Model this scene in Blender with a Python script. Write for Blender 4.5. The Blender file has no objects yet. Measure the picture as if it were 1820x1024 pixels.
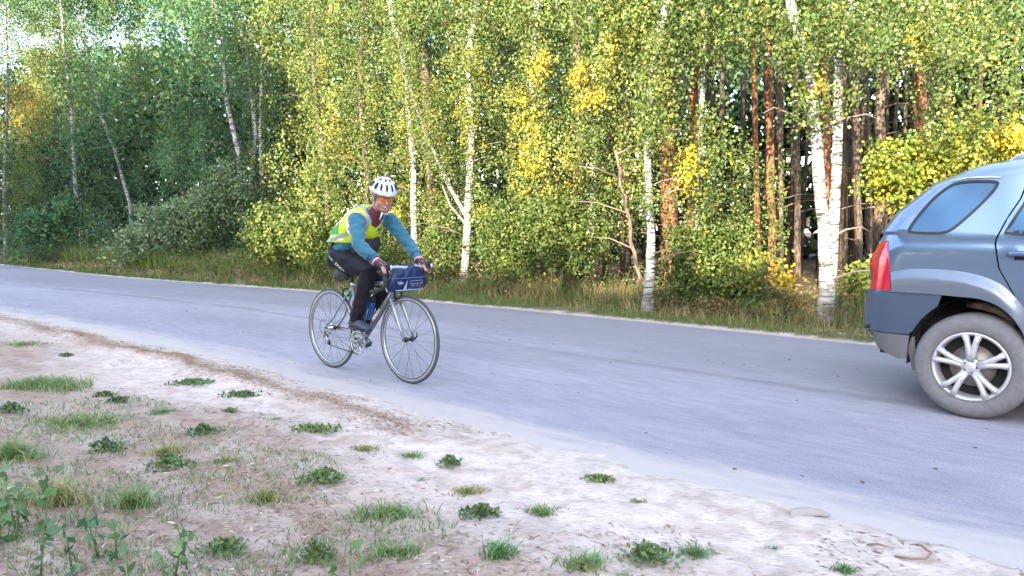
import bpy, bmesh, math, random
import numpy as np
from math import sin, cos, pi, radians, sqrt, hypot, atan2, atan
from mathutils import Vector, Matrix, noise as mnoise
from mathutils.geometry import delaunay_2d_cdt
sc = bpy.context.scene
C = sc.collection
rng = np.random.default_rng(7)
random.seed(7)

# ------------------------------------------------------------ camera, sky, sun, exposure
CAM_H = 1.17
PITCH = atan(100 / 1310)
cam_d = bpy.data.cameras.new('camera')
cam = bpy.data.objects.new('camera', cam_d)
C.objects.link(cam)
cam_d.sensor_width = 36
cam_d.lens = 36 * 1310 / 1820
cam_d.clip_start = 0.05
cam_d.clip_end = 3000
cam.location = (0, 0, CAM_H)
cam.rotation_euler = (pi / 2 - PITCH, 0, 0)
sc.camera = cam

SUN_EL = radians(14)
SUN_AZ = atan2(-0.92, -0.39)          # direction towards the sun, in the ground plane
world = bpy.data.worlds.new('World')
sc.world = world
world.use_nodes = True
wn = world.node_tree
bg = wn.nodes['Background']
sky = wn.nodes.new('ShaderNodeTexSky')
sky.sky_type = 'NISHITA'
sky.sun_disc = False
sky.sun_elevation = SUN_EL
sky.sun_rotation = pi / 2 - SUN_AZ
sky.air_density = 1.0
sky.dust_density = 1.0
sky.ozone_density = 1.4
# thin broken cloud over the whole sky
_tc = wn.nodes.new('ShaderNodeTexCoord'); _mp = wn.nodes.new('ShaderNodeMapping'); _mp.inputs['Scale'].default_value = (1.6, 1.6, 4.5)
_nz = wn.nodes.new('ShaderNodeTexNoise'); _nz.inputs['Scale'].default_value = 1.7; _nz.inputs['Detail'].default_value = 7; _nz.inputs['Roughness'].default_value = .55
_rp = wn.nodes.new('ShaderNodeMapRange'); _rp.interpolation_type = 'SMOOTHSTEP'
_rp.inputs[1].default_value = .42; _rp.inputs[2].default_value = .64; _rp.inputs[3].default_value = 0; _rp.inputs[4].default_value = .6
_mx = wn.nodes.new('ShaderNodeMix'); _mx.data_type = 'RGBA'; _mx.inputs[7].default_value = (2.6, 2.5, 2.55, 1)
wn.links.new(_tc.outputs['Generated'], _mp.inputs[0]); wn.links.new(_mp.outputs[0], _nz.inputs['Vector']); wn.links.new(_nz.outputs[0], _rp.inputs[0])
wn.links.new(_rp.outputs[0], _mx.inputs[0]); wn.links.new(sky.outputs[0], _mx.inputs[6]); wn.links.new(_mx.outputs[2], bg.inputs[0])
bg.inputs[1].default_value = 0.15
sd = bpy.data.lights.new('sun', 'SUN')
sun = bpy.data.objects.new('sun', sd)
C.objects.link(sun)
sd.energy = 2.9
sd.angle = radians(0.53)
sd.color = (1.0, 0.87, 0.66)
_dir = Vector((cos(SUN_AZ) * cos(SUN_EL), sin(SUN_AZ) * cos(SUN_EL), sin(SUN_EL)))
sun.rotation_euler = _dir.to_track_quat('Z', 'Y').to_euler()
sc.view_settings.view_transform = 'Standard'
sc.view_settings.look = 'None'
sc.view_settings.gamma = 1
sc.view_settings.exposure = 3.12
sc.view_settings.use_curve_mapping = False
sc.cycles.max_bounces = 6
sc.cycles.transparent_max_bounces = 6

# ------------------------------------------------------------ helpers
def ray(px, py):
    x = (px - 910) / 1310; v = -(py - 512) / 1310
    return np.array([x, cos(PITCH) + v * sin(PITCH), v * cos(PITCH) - sin(PITCH)])
def at(px, py, Y):
    """the point of the place at depth Y that the photograph shows at a pixel"""
    r = ray(px, py)
    return np.array([0, 0, CAM_H]) + r * (Y / r[1])
def on_ground(px, py, z=0.0):
    r = ray(px, py)
    q = np.array([0, 0, CAM_H]) + r * ((z - CAM_H) / r[2])
    return q
def pt(X, Y): return .682 * X + .731 * Y, -.731 * X + .682 * Y      # across the road, along the road
def xy(p, t): return .682 * p - .731 * t, .731 * p + .682 * t

def lattice(seed):
    return np.random.default_rng(seed).random((256, 256))
_L = [lattice(s) for s in range(6)]
def vnoise(x, y, k=0):
    x = np.asarray(x, float); y = np.asarray(y, float)
    xi = np.floor(x).astype(int); yi = np.floor(y).astype(int)
    fx = x - xi; fy = y - yi
    fx = fx * fx * (3 - 2 * fx); fy = fy * fy * (3 - 2 * fy)
    L = _L[k % 6]
    a = L[xi % 256, yi % 256]; b = L[(xi + 1) % 256, yi % 256]
    c = L[xi % 256, (yi + 1) % 256]; d = L[(xi + 1) % 256, (yi + 1) % 256]
    return (a * (1 - fx) + b * fx) * (1 - fy) + (c * (1 - fx) + d * fx) * fy - .5
def fbm(x, y, o=4, k=0):
    s = 0; a = 1.
    for i in range(o):
        s = s + a * vnoise(x * 2 ** i + 17.3 * i, y * 2 ** i + 9.1 * i, k + i); a *= .5
    return s

def link(name, me, mat=None, parent=None):
    o = bpy.data.objects.new(name, me)
    C.objects.link(o)
    if mat is not None and not me.materials: me.materials.append(mat)
    if parent is not None: o.parent = parent
    return o
def thing(o, label, cat, group=None):
    o['label'] = label; o['category'] = cat
    if group: o['group'] = group
    return o
def empty(name, loc=(0, 0, 0), rz=0.0, parent=None):
    o = bpy.data.objects.new(name, None)
    C.objects.link(o)
    o.location = loc; o.rotation_euler = (0, 0, rz)
    o.empty_display_size = .1
    if parent is not None: o.parent = parent
    return o
def kind(o, k):
    o['kind'] = k; return o

def fast_mesh(name, V, F, cols=None, smooth=False):
    me = bpy.data.meshes.new(name)
    V = np.asarray(V, np.float32); F = np.asarray(F, np.int32)
    n, k = F.shape
    me.vertices.add(len(V)); me.vertices.foreach_set('co', V.ravel())
    me.loops.add(n * k); me.loops.foreach_set('vertex_index', F.ravel())
    me.polygons.add(n); me.polygons.foreach_set('loop_start', np.arange(0, n * k, k, dtype=np.int32))
    if smooth: me.polygons.foreach_set('use_smooth', np.ones(n, bool))
    me.update(calc_edges=True)
    if cols is not None:
        cols = np.asarray(cols, np.float32)
        dom = 'FACE' if len(cols) == n else 'POINT'
        a = me.attributes.new('col', 'FLOAT_COLOR', dom)
        rgba = np.ones((len(cols), 4), np.float32); rgba[:, :3] = cols
        a.data.foreach_set('color', rgba.ravel())
    return me

class MB:
    def __init__(s): s.v = []; s.f = []; s.sm = []
    def add(s, vs, fs, smooth=True):
        b = len(s.v); s.v += [tuple(v) for v in vs]
        s.f += [tuple(i + b for i in f) for f in fs]; s.sm += [smooth] * len(fs); return s
    def tube(s, pts, rs, n=10, axis=None, cap=True, rn=None):
        """rounded tube through pts; rs radius (or half-width along axis), rn half-width across it"""
        P = [Vector(p) for p in pts]
        if not hasattr(rs, '__len__'): rs = [rs] * len(P)
        if rn is None: rn = rs
        elif not hasattr(rn, '__len__'): rn = [rn] * len(P)
        vs = []; A0 = Vector(axis) if axis is not None else None
        for i, p in enumerate(P):
            T = (P[min(i + 1, len(P) - 1)] - P[max(i - 1, 0)]).normalized()
            if A0 is None: A0 = T.orthogonal()
            A = (A0 - T * A0.dot(T)).normalized()
            if axis is None: A0 = A
            N = T.cross(A)
            for k in range(n):
                a = 2 * pi * k / n
                vs.append(p + A * cos(a) * rs[i] + N * sin(a) * rn[i])
        fs = []
        for i in range(len(P) - 1):
            for k in range(n):
                fs.append((i * n + k, i * n + (k + 1) % n, (i + 1) * n + (k + 1) % n, (i + 1) * n + k))
        if cap:
            fs.append(tuple(range(n))[::-1]); fs.append(tuple((len(P) - 1) * n + k for k in range(n)))
        return s.add(vs, fs)
    def ell(s, c, r, rot=None, nu=16, nv=10, v0=-pi / 2, v1=pi / 2):
        R = rot if rot is not None else Matrix.Identity(3)
        vs = []; fs = []
        for j in range(nv + 1):
            v = v0 + (v1 - v0) * j / nv
            for i in range(nu):
                u = 2 * pi * i / nu
                vs.append(Vector(c) + R @ Vector((r[0] * cos(u) * cos(v), r[1] * sin(u) * cos(v), r[2] * sin(v))))
        for j in range(nv):
            for i in range(nu):
                fs.append((j * nu + i, j * nu + (i + 1) % nu, (j + 1) * nu + (i + 1) % nu, (j + 1) * nu + i))
        fs.append(tuple(range(nu))[::-1]); fs.append(tuple(nv * nu + i for i in range(nu)))
        return s.add(vs, fs)
    def box(s, c, h, rot=None, bev=0.0):
        R = rot if rot is not None else Matrix.Identity(3)
        vs = [Vector(c) + R @ Vector((a * h[0], b * h[1], d * h[2])) for a in (-1, 1) for b in (-1, 1) for d in (-1, 1)]
        return s.add(vs, [(0, 1, 3, 2), (4, 6, 7, 5), (0, 4, 5, 1), (2, 3, 7, 6), (0, 2, 6, 4), (1, 5, 7, 3)], False)
    def lathe_y(s, prof, c, n=48, close=False):
        """revolve (radius, y) about the local y axis through c"""
        vs = []; m = len(prof)
        for k in range(n):
            a = 2 * pi * k / n
            for r, y in prof: vs.append((c[0] + r * cos(a), c[1] + y, c[2] + r * sin(a)))
        fs = []
        for k in range(n):
            for i in range(m if close else m - 1):
                j = (i + 1) % m
                fs.append((k * m + i, k * m + j, ((k + 1) % n) * m + j, ((k + 1) % n) * m + i))
        return s.add(vs, fs)
    def mesh(s, name):
        me = bpy.data.meshes.new(name)
        me.from_pydata(s.v, [], s.f)
        me.polygons.foreach_set('use_smooth', s.sm)
        me.update()
        return me
    def build(s, name, mat, parent=None):
        return link(name, s.mesh(name), mat, parent)

def remesh(mb, voxel, name, smooth=3, disp=None):
    me = mb.mesh('tmp'); o = bpy.data.objects.new('tmp', me); C.objects.link(o)
    m = o.modifiers.new('r', 'REMESH'); m.mode = 'VOXEL'; m.voxel_size = voxel; m.use_smooth_shade = True
    if smooth:
        q = o.modifiers.new('s', 'SMOOTH'); q.iterations = smooth; q.factor = .5
    dg = bpy.context.evaluated_depsgraph_get()
    out = bpy.data.meshes.new_from_object(o.evaluated_get(dg))
    bpy.data.objects.remove(o); bpy.data.meshes.remove(me)
    out.name = name
    if disp:
        nrm = [v.normal.copy() for v in out.vertices]
        for v, n_ in zip(out.vertices, nrm): v.co += n_ * disp(v.co)
        out.update()
    out.polygons.foreach_set('use_smooth', [True] * len(out.polygons))
    return out
def extract(me, pred, off, name):
    nrm = [v.normal.copy() for v in me.vertices]
    idx = {}; vs = []; fs = []
    for p in me.polygons:
        if pred(p.center, p.normal):
            f = []
            for v in p.vertices:
                if v not in idx:
                    idx[v] = len(vs); vs.append(me.vertices[v].co + nrm[v] * off)
                f.append(idx[v])
            fs.append(f)
    o = bpy.data.meshes.new(name); o.from_pydata(vs, [], fs)
    o.polygons.foreach_set('use_smooth', [True] * len(fs)); o.update()
    return o

# ------------------------------------------------------------ materials
def mat(name, col, rough=.6, metal=0.0, **kw):
    m = bpy.data.materials.new(name); m.use_nodes = True
    nt = m.node_tree; b = nt.nodes['Principled BSDF']
    b.inputs['Base Color'].default_value = (*col, 1); b.inputs['Roughness'].default_value = rough
    b.inputs['Metallic'].default_value = metal
    for k, v in kw.items():
        if k == 'coat': b.inputs['Coat Weight'].default_value = v; b.inputs['Coat Roughness'].default_value = .05
        if k == 'trans': b.inputs['Transmission Weight'].default_value = v
        if k == 'ior': b.inputs['IOR'].default_value = v
        if k == 'spec': b.inputs['Specular IOR Level'].default_value = v
        if k == 'sheen': b.inputs['Sheen Weight'].default_value = v
        if k == 'sss': b.inputs['Subsurface Weight'].default_value = v; b.inputs['Subsurface Radius'].default_value = (.02, .008, .004)
    if kw.get('vary') or kw.get('bump'):
        tc = nt.nodes.new('ShaderNodeTexCoord'); nz = nt.nodes.new('ShaderNodeTexNoise')
        nz.inputs['Scale'].default_value = kw.get('scale', 30); nz.inputs['Detail'].default_value = 6
        nt.links.new(tc.outputs['Object'], nz.inputs['Vector'])
        if kw.get('vary'):
            mr = nt.nodes.new('ShaderNodeMapRange'); v = kw['vary']
            mr.inputs[1].default_value = .25; mr.inputs[2].default_value = .75
            mr.inputs[3].default_value = 1 - v; mr.inputs[4].default_value = 1 + v
            nt.links.new(nz.outputs[0], mr.inputs[0])
            mx = nt.nodes.new('ShaderNodeMix'); mx.data_type = 'RGBA'; mx.blend_type = 'MULTIPLY'; mx.inputs[0].default_value = 1
            mx.inputs[6].default_value = (*col, 1)
            nt.links.new(mr.outputs[0], mx.inputs[7]); nt.links.new(mx.outputs[2], b.inputs['Base Color'])
        if kw.get('bump'):
            bp = nt.nodes.new('ShaderNodeBump'); bp.inputs['Strength'].default_value = kw['bump']; bp.inputs['Distance'].default_value = kw.get('dist', .01)
            nt.links.new(nz.outputs[0], bp.inputs['Height']); nt.links.new(bp.outputs[0], b.inputs['Normal'])
    return m
def leafmat(name, transl=.32, rough=.55):
    m = bpy.data.materials.new(name); m.use_nodes = True
    nt = m.node_tree; b = nt.nodes['Principled BSDF']; out = nt.nodes['Material Output']
    at_ = nt.nodes.new('ShaderNodeAttribute'); at_.attribute_name = 'col'
    b.inputs['Roughness'].default_value = rough
    nt.links.new(at_.outputs['Color'], b.inputs['Base Color'])
    tr = nt.nodes.new('ShaderNodeBsdfTranslucent'); nt.links.new(at_.outputs['Color'], tr.inputs['Color'])
    mx = nt.nodes.new('ShaderNodeMixShader'); mx.inputs[0].default_value = transl
    nt.links.new(b.outputs[0], mx.inputs[1]); nt.links.new(tr.outputs[0], mx.inputs[2]); nt.links.new(mx.outputs[0], out.inputs[0])
    return m
M_leaf = leafmat('leaf'); M_grass = leafmat('grass_blade', .25); M_litter = leafmat('litter', .0, .9)

def bark_birch():
    m = bpy.data.materials.new('birch_bark'); m.use_nodes = True
    nt = m.node_tree; N = nt.nodes; Lk = nt.links; b = N['Principled BSDF']; b.inputs['Roughness'].default_value = .7
    tc = N.new('ShaderNodeTexCoord'); mp = N.new('ShaderNodeMapping'); mp.inputs['Scale'].default_value = (3, 3, 26)
    Lk.new(tc.outputs['Object'], mp.inputs[0])
    n1 = N.new('ShaderNodeTexNoise'); n1.inputs['Scale'].default_value = 1.6; n1.inputs['Detail'].default_value = 5; n1.inputs['Roughness'].default_value = .65
    Lk.new(mp.outputs[0], n1.inputs['Vector'])
    r1 = N.new('ShaderNodeValToRGB'); e = r1.color_ramp.elements
    e[0].position = .41; e[0].color = (.03, .026, .024, 1); e[1].position = .53; e[1].color = (.50, .48, .46, 1)
    Lk.new(n1.outputs[0], r1.inputs[0])
    n2 = N.new('ShaderNodeTexNoise'); n2.inputs['Scale'].default_value = 5; n2.inputs['Detail'].default_value = 4
    Lk.new(tc.outputs['Object'], n2.inputs['Vector'])
    r2 = N.new('ShaderNodeValToRGB'); e = r2.color_ramp.elements
    e[0].position = .36; e[0].color = (.16, .14, .12, 1); e[1].position = .52; e[1].color = (1, 1, 1, 1)
    Lk.new(n2.outputs[0], r2.inputs[0])
    mx = N.new('ShaderNodeMix'); mx.data_type = 'RGBA'; mx.blend_type = 'MULTIPLY'; mx.inputs[0].default_value = .75
    Lk.new(r1.outputs[0], mx.inputs[6]); Lk.new(r2.outputs[0], mx.inputs[7])
    sx = N.new('ShaderNodeSeparateXYZ'); Lk.new(tc.outputs['Object'], sx.inputs[0])        # cracked dark bark at the foot
    ad = N.new('ShaderNodeMath'); ad.operation = 'MULTIPLY_ADD'; Lk.new(n2.outputs[0], ad.inputs[0]); ad.inputs[1].default_value = -1.5; Lk.new(sx.outputs[2], ad.inputs[2])
    fr = N.new('ShaderNodeMapRange'); Lk.new(ad.outputs[0], fr.inputs[0]); fr.inputs[1].default_value = -.65; fr.inputs[2].default_value = -.25; fr.inputs[3].default_value = .75; fr.inputs[4].default_value = 0
    ft = N.new('ShaderNodeMix'); ft.data_type = 'RGBA'; ft.inputs[7].default_value = (.13, .11, .095, 1)
    Lk.new(fr.outputs[0], ft.inputs[0]); Lk.new(mx.outputs[2], ft.inputs[6]); Lk.new(ft.outputs[2], b.inputs['Base Color'])
    bp = N.new('ShaderNodeBump'); bp.inputs['Strength'].default_value = .5; bp.inputs['Distance'].default_value = .01
    Lk.new(n1.outputs[0], bp.inputs['Height']); Lk.new(bp.outputs[0], b.inputs['Normal'])
    return m
def bark_pine(name, a, c):
    m = bpy.data.materials.new(name); m.use_nodes = True
    nt = m.node_tree; N = nt.nodes; Lk = nt.links; b = N['Principled BSDF']; b.inputs['Roughness'].default_value = .9
    tc = N.new('ShaderNodeTexCoord'); mp = N.new('ShaderNodeMapping'); mp.inputs['Scale'].default_value = (12, 12, 3)
    Lk.new(tc.outputs['Object'], mp.inputs[0])
    n1 = N.new('ShaderNodeTexNoise'); n1.inputs['Scale'].default_value = 2.5; n1.inputs['Detail'].default_value = 6
    Lk.new(mp.outputs[0], n1.inputs['Vector'])
    r1 = N.new('ShaderNodeValToRGB'); e = r1.color_ramp.elements
    e[0].position = .4; e[0].color = (*a, 1); e[1].position = .6; e[1].color = (*c, 1)
    Lk.new(n1.outputs[0], r1.inputs[0]); Lk.new(r1.outputs[0], b.inputs['Base Color'])
    bp = N.new('ShaderNodeBump'); bp.inputs['Strength'].default_value = .8; bp.inputs['Distance'].default_value = .02
    Lk.new(n1.outputs[0], bp.inputs['Height']); Lk.new(bp.outputs[0], b.inputs['Normal'])
    return m
M_birch = bark_birch()
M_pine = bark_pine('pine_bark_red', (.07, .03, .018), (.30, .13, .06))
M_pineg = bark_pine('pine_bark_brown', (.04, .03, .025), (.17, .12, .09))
M_twig = mat('twig_bark', (.16, .12, .10), .9)

# ------------------------------------------------------------ road and ground
_nt = np.array([-200, -60, -20, 0, .4, 1.5, 2.5, 3.6, 5.1, 6.8, 9.3, 12.9, 17, 22, 31, 45, 60, 100, 200])
_np = np.array([3.6, 3.4, 3.2, 3.15, 3.15, 3.1, 3.1, 3.13, 3.17, 3.2, 3.07, 2.76, 2.3, 1.85, 1.7, 1.2, 0, -5, -30])
_ft = np.array([-200, -60, -20, 0, 2.4, 4, 6.6, 10, 12.7, 16.1, 20.7, 31.5, 45, 60, 100, 200])
_fp = np.array([8.6, 8.4, 8.2, 8.12, 8.12, 8.15, 8.2, 8.07, 7.92, 7.49, 6.95, 6.81, 6.3, 5.2, 0, -25])
def _sm(T, P):
    tt = np.linspace(-200, 200, 1601); pp = np.interp(tt, T, P)
    k = np.ones(9) / 9; pp[4:-4] = np.convolve(pp, k, 'valid'); return tt, pp
_NT, _NP = _sm(_nt, _np); _FT, _FP = _sm(_ft, _fp)
def pnear(t): return np.interp(t, _NT, _NP)
def pfar(t): return np.interp(t, _FT, _FP)
def sstep(a, b, x):
    u = np.clip((x - a) / (b - a), 0, 1); return u * u * (3 - 2 * u)
def ground_z(X, Y):
    X = np.asarray(X, float); Y = np.asarray(Y, float)
    p, t = pt(X, Y); pn = pnear(t); pf = pfar(t)
    n1 = fbm(X * 1.1, Y * 1.1, 3, 1); n2 = fbm(X * 5, Y * 5, 3, 2)
    e1 = pn - p + n1 * .18 + n2 * .13 + .05 * fbm(X * 16, Y * 16, 2, 0)
    near = -.03 + .052 * sstep(-.22, .30, e1) + sstep(.1, .5, e1) * (n1 * .045 + n2 * .016 + .012 * fbm(X * 14, Y * 14, 3, 4))
    ridge = np.exp(-((pn - p - .42 + n1 * .2) / .11) ** 2) * .026 * sstep(2.5, 5, t) * sstep(13, 9, t)
    near = near + ridge * (1 + n2)
    near = near + sstep(1.6, -.5, p) * .10
    e2 = p - pf + n1 * .05 + n2 * .05
    far = -.03 + .05 * sstep(-.1, .12, e2) + sstep(.1, .6, e2) * (n1 * .06 + n2 * .03) + sstep(.6, 4, e2) * .12
    z = np.maximum(near, far)
    return z
def ground_col(X, Y):
    p, t = pt(X, Y); pn = pnear(t); pf = pfar(t)
    n1 = fbm(X * .9, Y * .9, 4, 3); n2 = fbm(X * 4, Y * 4, 4, 5); n3 = fbm(p * 9, t * 2.2, 3, 2)
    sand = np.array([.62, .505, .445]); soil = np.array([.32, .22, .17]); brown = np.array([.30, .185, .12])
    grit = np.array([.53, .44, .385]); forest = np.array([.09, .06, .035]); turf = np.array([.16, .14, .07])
    def mx(a, b, w): return a * (1 - w[..., None]) + b * w[..., None]
    c = np.broadcast_to(sand, X.shape + (3,)).copy()
    c = mx(c, grit, sstep(.7, .1, pn - p + n1 * .3) * .55)
    c = mx(c, soil, sstep(.16, .5, n2 + n3 * .6 + .05) * .35)
    lit = sstep(2.55, 1.65, p + n1 * .55 + .25 * n2 + .25 * sstep(0, 1.5, -X + 0) * 0)
    c = mx(c, soil, np.clip(lit * (.82 + n3 * .5 + n2 * .5), 0, 1))
    band = np.exp(-((pn - p - .40 + n1 * .2) / .12) ** 2) * sstep(2.2, 4, t) * sstep(14, 9.5, t)
    c = mx(c, brown, np.clip(band * (.75 + n3), 0, 1))
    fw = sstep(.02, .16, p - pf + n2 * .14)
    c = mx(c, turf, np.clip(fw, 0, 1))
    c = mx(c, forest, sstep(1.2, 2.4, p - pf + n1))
    c = c * (1 + .16 * n2[..., None] + .10 * n3[..., None])
    return np.clip(c, .01, .9)

def polar_ground():
    a1 = np.linspace(radians(50), radians(130), 340)
    a2 = np.linspace(radians(130), radians(410), 120)[1:-1]
    A = np.concatenate([a1, a2]); nA = len(A)
    R = [.25]
    while R[-1] < 45: R.append(R[-1] * 1.0145)
    while R[-1] < 1500: R.append(R[-1] * 1.12)
    R = np.array(R); nR = len(R)
    X = np.outer(R, np.cos(A)); Y = np.outer(R, np.sin(A))
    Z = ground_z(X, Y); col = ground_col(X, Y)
    V = np.stack([X, Y, Z], -1).reshape(-1, 3); col = col.reshape(-1, 3)
    i = np.arange(nR - 1)[:, None]; j = np.arange(nA)[None, :]; j2 = (j + 1) % nA
    F = np.stack([i * nA + j, (i + 1) * nA + j, (i + 1) * nA + j2, i * nA + j2], -1).reshape(-1, 4)
    V = np.vstack([V, [[0, 0, float(ground_z(0, 0))]]]); col = np.vstack([col, col[:1]])
    c = len(V) - 1
    me = fast_mesh('ground', V, F, col, True)
    return me
def ground_mat():
    m = bpy.data.materials.new('sandy_ground'); m.use_nodes = True
    nt = m.node_tree; N = nt.nodes; Lk = nt.links; b = N['Principled BSDF']; b.inputs['Roughness'].default_value = .95
    b.inputs['Specular IOR Level'].default_value = .2
    a = N.new('ShaderNodeAttribute'); a.attribute_name = 'col'
    tc = N.new('ShaderNodeTexCoord')
    n1 = N.new('ShaderNodeTexNoise'); n1.inputs['Scale'].default_value = 45; n1.inputs['Detail'].default_value = 8; n1.inputs['Roughness'].default_value = .7
    mp = N.new('ShaderNodeMapping'); mp.inputs['Rotation'].default_value = (0, 0, radians(43)); mp.inputs['Scale'].default_value = (.55, 1.6, 1)
    Lk.new(tc.outputs['Object'], mp.inputs[0]); Lk.new(mp.outputs[0], n1.inputs['Vector'])
    r = N.new('ShaderNodeValToRGB'); e = r.color_ramp.elements
    e[0].position = .33; e[0].color = (.62, .56, .53, 1); e[1].position = .5; e[1].color = (1.08, 1.08, 1.08, 1)
    Lk.new(n1.outputs[0], r.inputs[0])
    n2 = N.new('ShaderNodeTexNoise'); n2.inputs['Scale'].default_value = 11; n2.inputs['Detail'].default_value = 8
    Lk.new(tc.outputs['Object'], n2.inputs['Vector'])
    r2 = N.new('ShaderNodeValToRGB'); e = r2.color_ramp.elements
    e[0].position = .38; e[0].color = (.82, .79, .77, 1); e[1].position = .54; e[1].color = (1.05, 1.05, 1.05, 1)
    Lk.new(n2.outputs[0], r2.inputs[0])
    m1 = N.new('ShaderNodeMix'); m1.data_type = 'RGBA'; m1.blend_type = 'MULTIPLY'; m1.inputs[0].default_value = .8
    Lk.new(a.outputs['Color'], m1.inputs[6]); Lk.new(r.outputs[0], m1.inputs[7])
    m2 = N.new('ShaderNodeMix'); m2.data_type = 'RGBA'; m2.blend_type = 'MULTIPLY'; m2.inputs[0].default_value = .8
    Lk.new(m1.outputs[2], m2.inputs[6]); Lk.new(r2.outputs[0], m2.inputs[7]); Lk.new(m2.outputs[2], b.inputs['Base Color'])
    bp = N.new('ShaderNodeBump'); bp.inputs['Strength'].default_value = .6; bp.inputs['Distance'].default_value = .02
    Lk.new(n1.outputs[0], bp.inputs['Height']); Lk.new(bp.outputs[0], b.inputs['Normal'])
    return m
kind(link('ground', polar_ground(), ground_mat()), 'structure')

def road_mesh():
    T = np.concatenate([np.arange(-200, -6, 4), np.arange(-6, 20, .25), np.arange(20, 60, 1), np.arange(60, 200, 4)])
    U = np.linspace(-.35, 1.35 - .0, 40)
    V = []; pa = []
    for t in T:
        a, c = float(pnear(t)), float(pfar(t))
        lo, hi = a - .45, c + .18
        for u in np.linspace(0, 1, 40):
            p = lo + (hi - lo) * u
            X, Y = xy(p, t)
            V.append((X, Y, .0)); pa.append((p - a, t, c - p))
    n = 40; m = len(T)
    i = np.arange(m - 1)[:, None]; j = np.arange(n - 1)[None, :]
    F = np.stack([i * n + j, i * n + j + 1, (i + 1) * n + j + 1, (i + 1) * n + j], -1).reshape(-1, 4)
    return fast_mesh('road', V, F, np.array(pa), True)
def road_mat():
    m = bpy.data.materials.new('old_asphalt'); m.use_nodes = True
    nt = m.node_tree; N = nt.nodes; Lk = nt.links; b = N['Principled BSDF']; b.inputs['Roughness'].default_value = .85
    b.inputs['Specular IOR Level'].default_value = .3
    a = N.new('ShaderNodeAttribute'); a.attribute_name = 'col'
    sp = N.new('ShaderNodeSeparateXYZ'); Lk.new(a.outputs['Vector'], sp.inputs[0])
    def noise(scale, vec, det=5, ro=.6):
        n = N.new('ShaderNodeTexNoise'); n.inputs['Scale'].default_value = scale; n.inputs['Detail'].default_value = det; n.inputs['Roughness'].default_value = ro
        Lk.new(vec, n.inputs['Vector']); return n.outputs[0]
    mp = N.new('ShaderNodeMapping'); mp.inputs['Scale'].default_value = (1, .22, 0); Lk.new(a.outputs['Vector'], mp.inputs[0])
    tc = N.new('ShaderNodeTexCoord')
    def ramp(v, p0, c0, p1, c1):
        r = N.new('ShaderNodeValToRGB'); e = r.color_ramp.elements
        e[0].position = p0; e[0].color = (*c0, 1); e[1].position = p1; e[1].color = (*c1, 1); Lk.new(v, r.inputs[0]); return r.outputs[0]
    def mul(x, y, f=1., bt='MULTIPLY'):
        q = N.new('ShaderNodeMix'); q.data_type = 'RGBA'; q.blend_type = bt
        if isinstance(f, float): q.inputs[0].default_value = f
        else: Lk.new(f, q.inputs[0])
        Lk.new(x, q.inputs[6]); Lk.new(y, q.inputs[7]); return q.outputs[2]
    def math(op, x, y=None, z=None):
        q = N.new('ShaderNodeMath'); q.operation = op
        for k, v in enumerate((x, y, z)):
            if v is None: continue
            if isinstance(v, (int, float)): q.inputs[k].default_value = v
            else: Lk.new(v, q.inputs[k])
        return q.outputs[0]
    big = noise(.8, mp.outputs[0])
    base = ramp(big, .36, (.27, .245, .275), .62, (.34, .312, .35))
    fine = noise(95, tc.outputs['Object'], 3, .8)
    base = mul(base, ramp(fine, .3, (.72, .72, .72), .7, (1.24, 1.24, 1.24)))
    med = noise(14, mp.outputs[0], 6, .7)
    base = mul(base, ramp(med, .35, (.86, .86, .87), .65, (1.1, 1.1, 1.1)))
    # darker tone across the far half and the dark seam line
    wob = math('MULTIPLY', math('SUBTRACT', noise(.5, mp.outputs[0]), .5), .9)
    pp = math('ADD', sp.outputs[0], wob)
    d = math('ABSOLUTE', math('SUBTRACT', pp, 2.35))
    seam = N.new('ShaderNodeMapRange'); Lk.new(d, seam.inputs[0]); seam.inputs[1].default_value = .02; seam.inputs[2].default_value = .13; seam.inputs[3].default_value = .55; seam.inputs[4].default_value = 0
    dk = N.new('ShaderNodeRGB'); dk.outputs[0].default_value = (.13, .125, .14, 1)
    sm = math('MULTIPLY', seam.outputs[0], ramp(noise(1.3, mp.outputs[0]), .4, (.2, .2, .2), .6, (1, 1, 1)))
    base = mul(base, dk.outputs[0], sm, 'MIX')
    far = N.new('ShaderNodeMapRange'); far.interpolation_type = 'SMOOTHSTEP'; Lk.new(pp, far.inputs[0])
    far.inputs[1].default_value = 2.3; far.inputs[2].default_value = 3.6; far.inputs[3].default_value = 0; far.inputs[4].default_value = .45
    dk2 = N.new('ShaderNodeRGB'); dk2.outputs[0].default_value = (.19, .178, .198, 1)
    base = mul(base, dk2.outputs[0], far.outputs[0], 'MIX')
    # dust blown in from the verges
    du = N.new('ShaderNodeRGB'); du.outputs[0].default_value = (.50, .42, .38, 1)
    e1 = math('ADD', sp.outputs[0], math('MULTIPLY', math('SUBTRACT', noise(5, mp.outputs[0], 8, .7), .5), 1.1))
    k1 = N.new('ShaderNodeMapRange'); k1.interpolation_type = 'SMOOTHSTEP'; Lk.new(e1, k1.inputs[0]); k1.inputs[1].default_value = -.05; k1.inputs[2].default_value = .42; k1.inputs[3].default_value = .8; k1.inputs[4].default_value = 0
    base = mul(base, du.outputs[0], k1.outputs[0], 'MIX')
    k2 = N.new('ShaderNodeMapRange'); k2.interpolation_type = 'SMOOTHSTEP'
    Lk.new(math('ADD', sp.outputs[2], math('MULTIPLY', math('SUBTRACT', noise(4, mp.outputs[0], 5), .5), .2)), k2.inputs[0])
    k2.inputs[1].default_value = -.02; k2.inputs[2].default_value = .13; k2.inputs[3].default_value = .9; k2.inputs[4].default_value = 0
    base = mul(base, du.outputs[0], k2.outputs[0], 'MIX')
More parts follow.
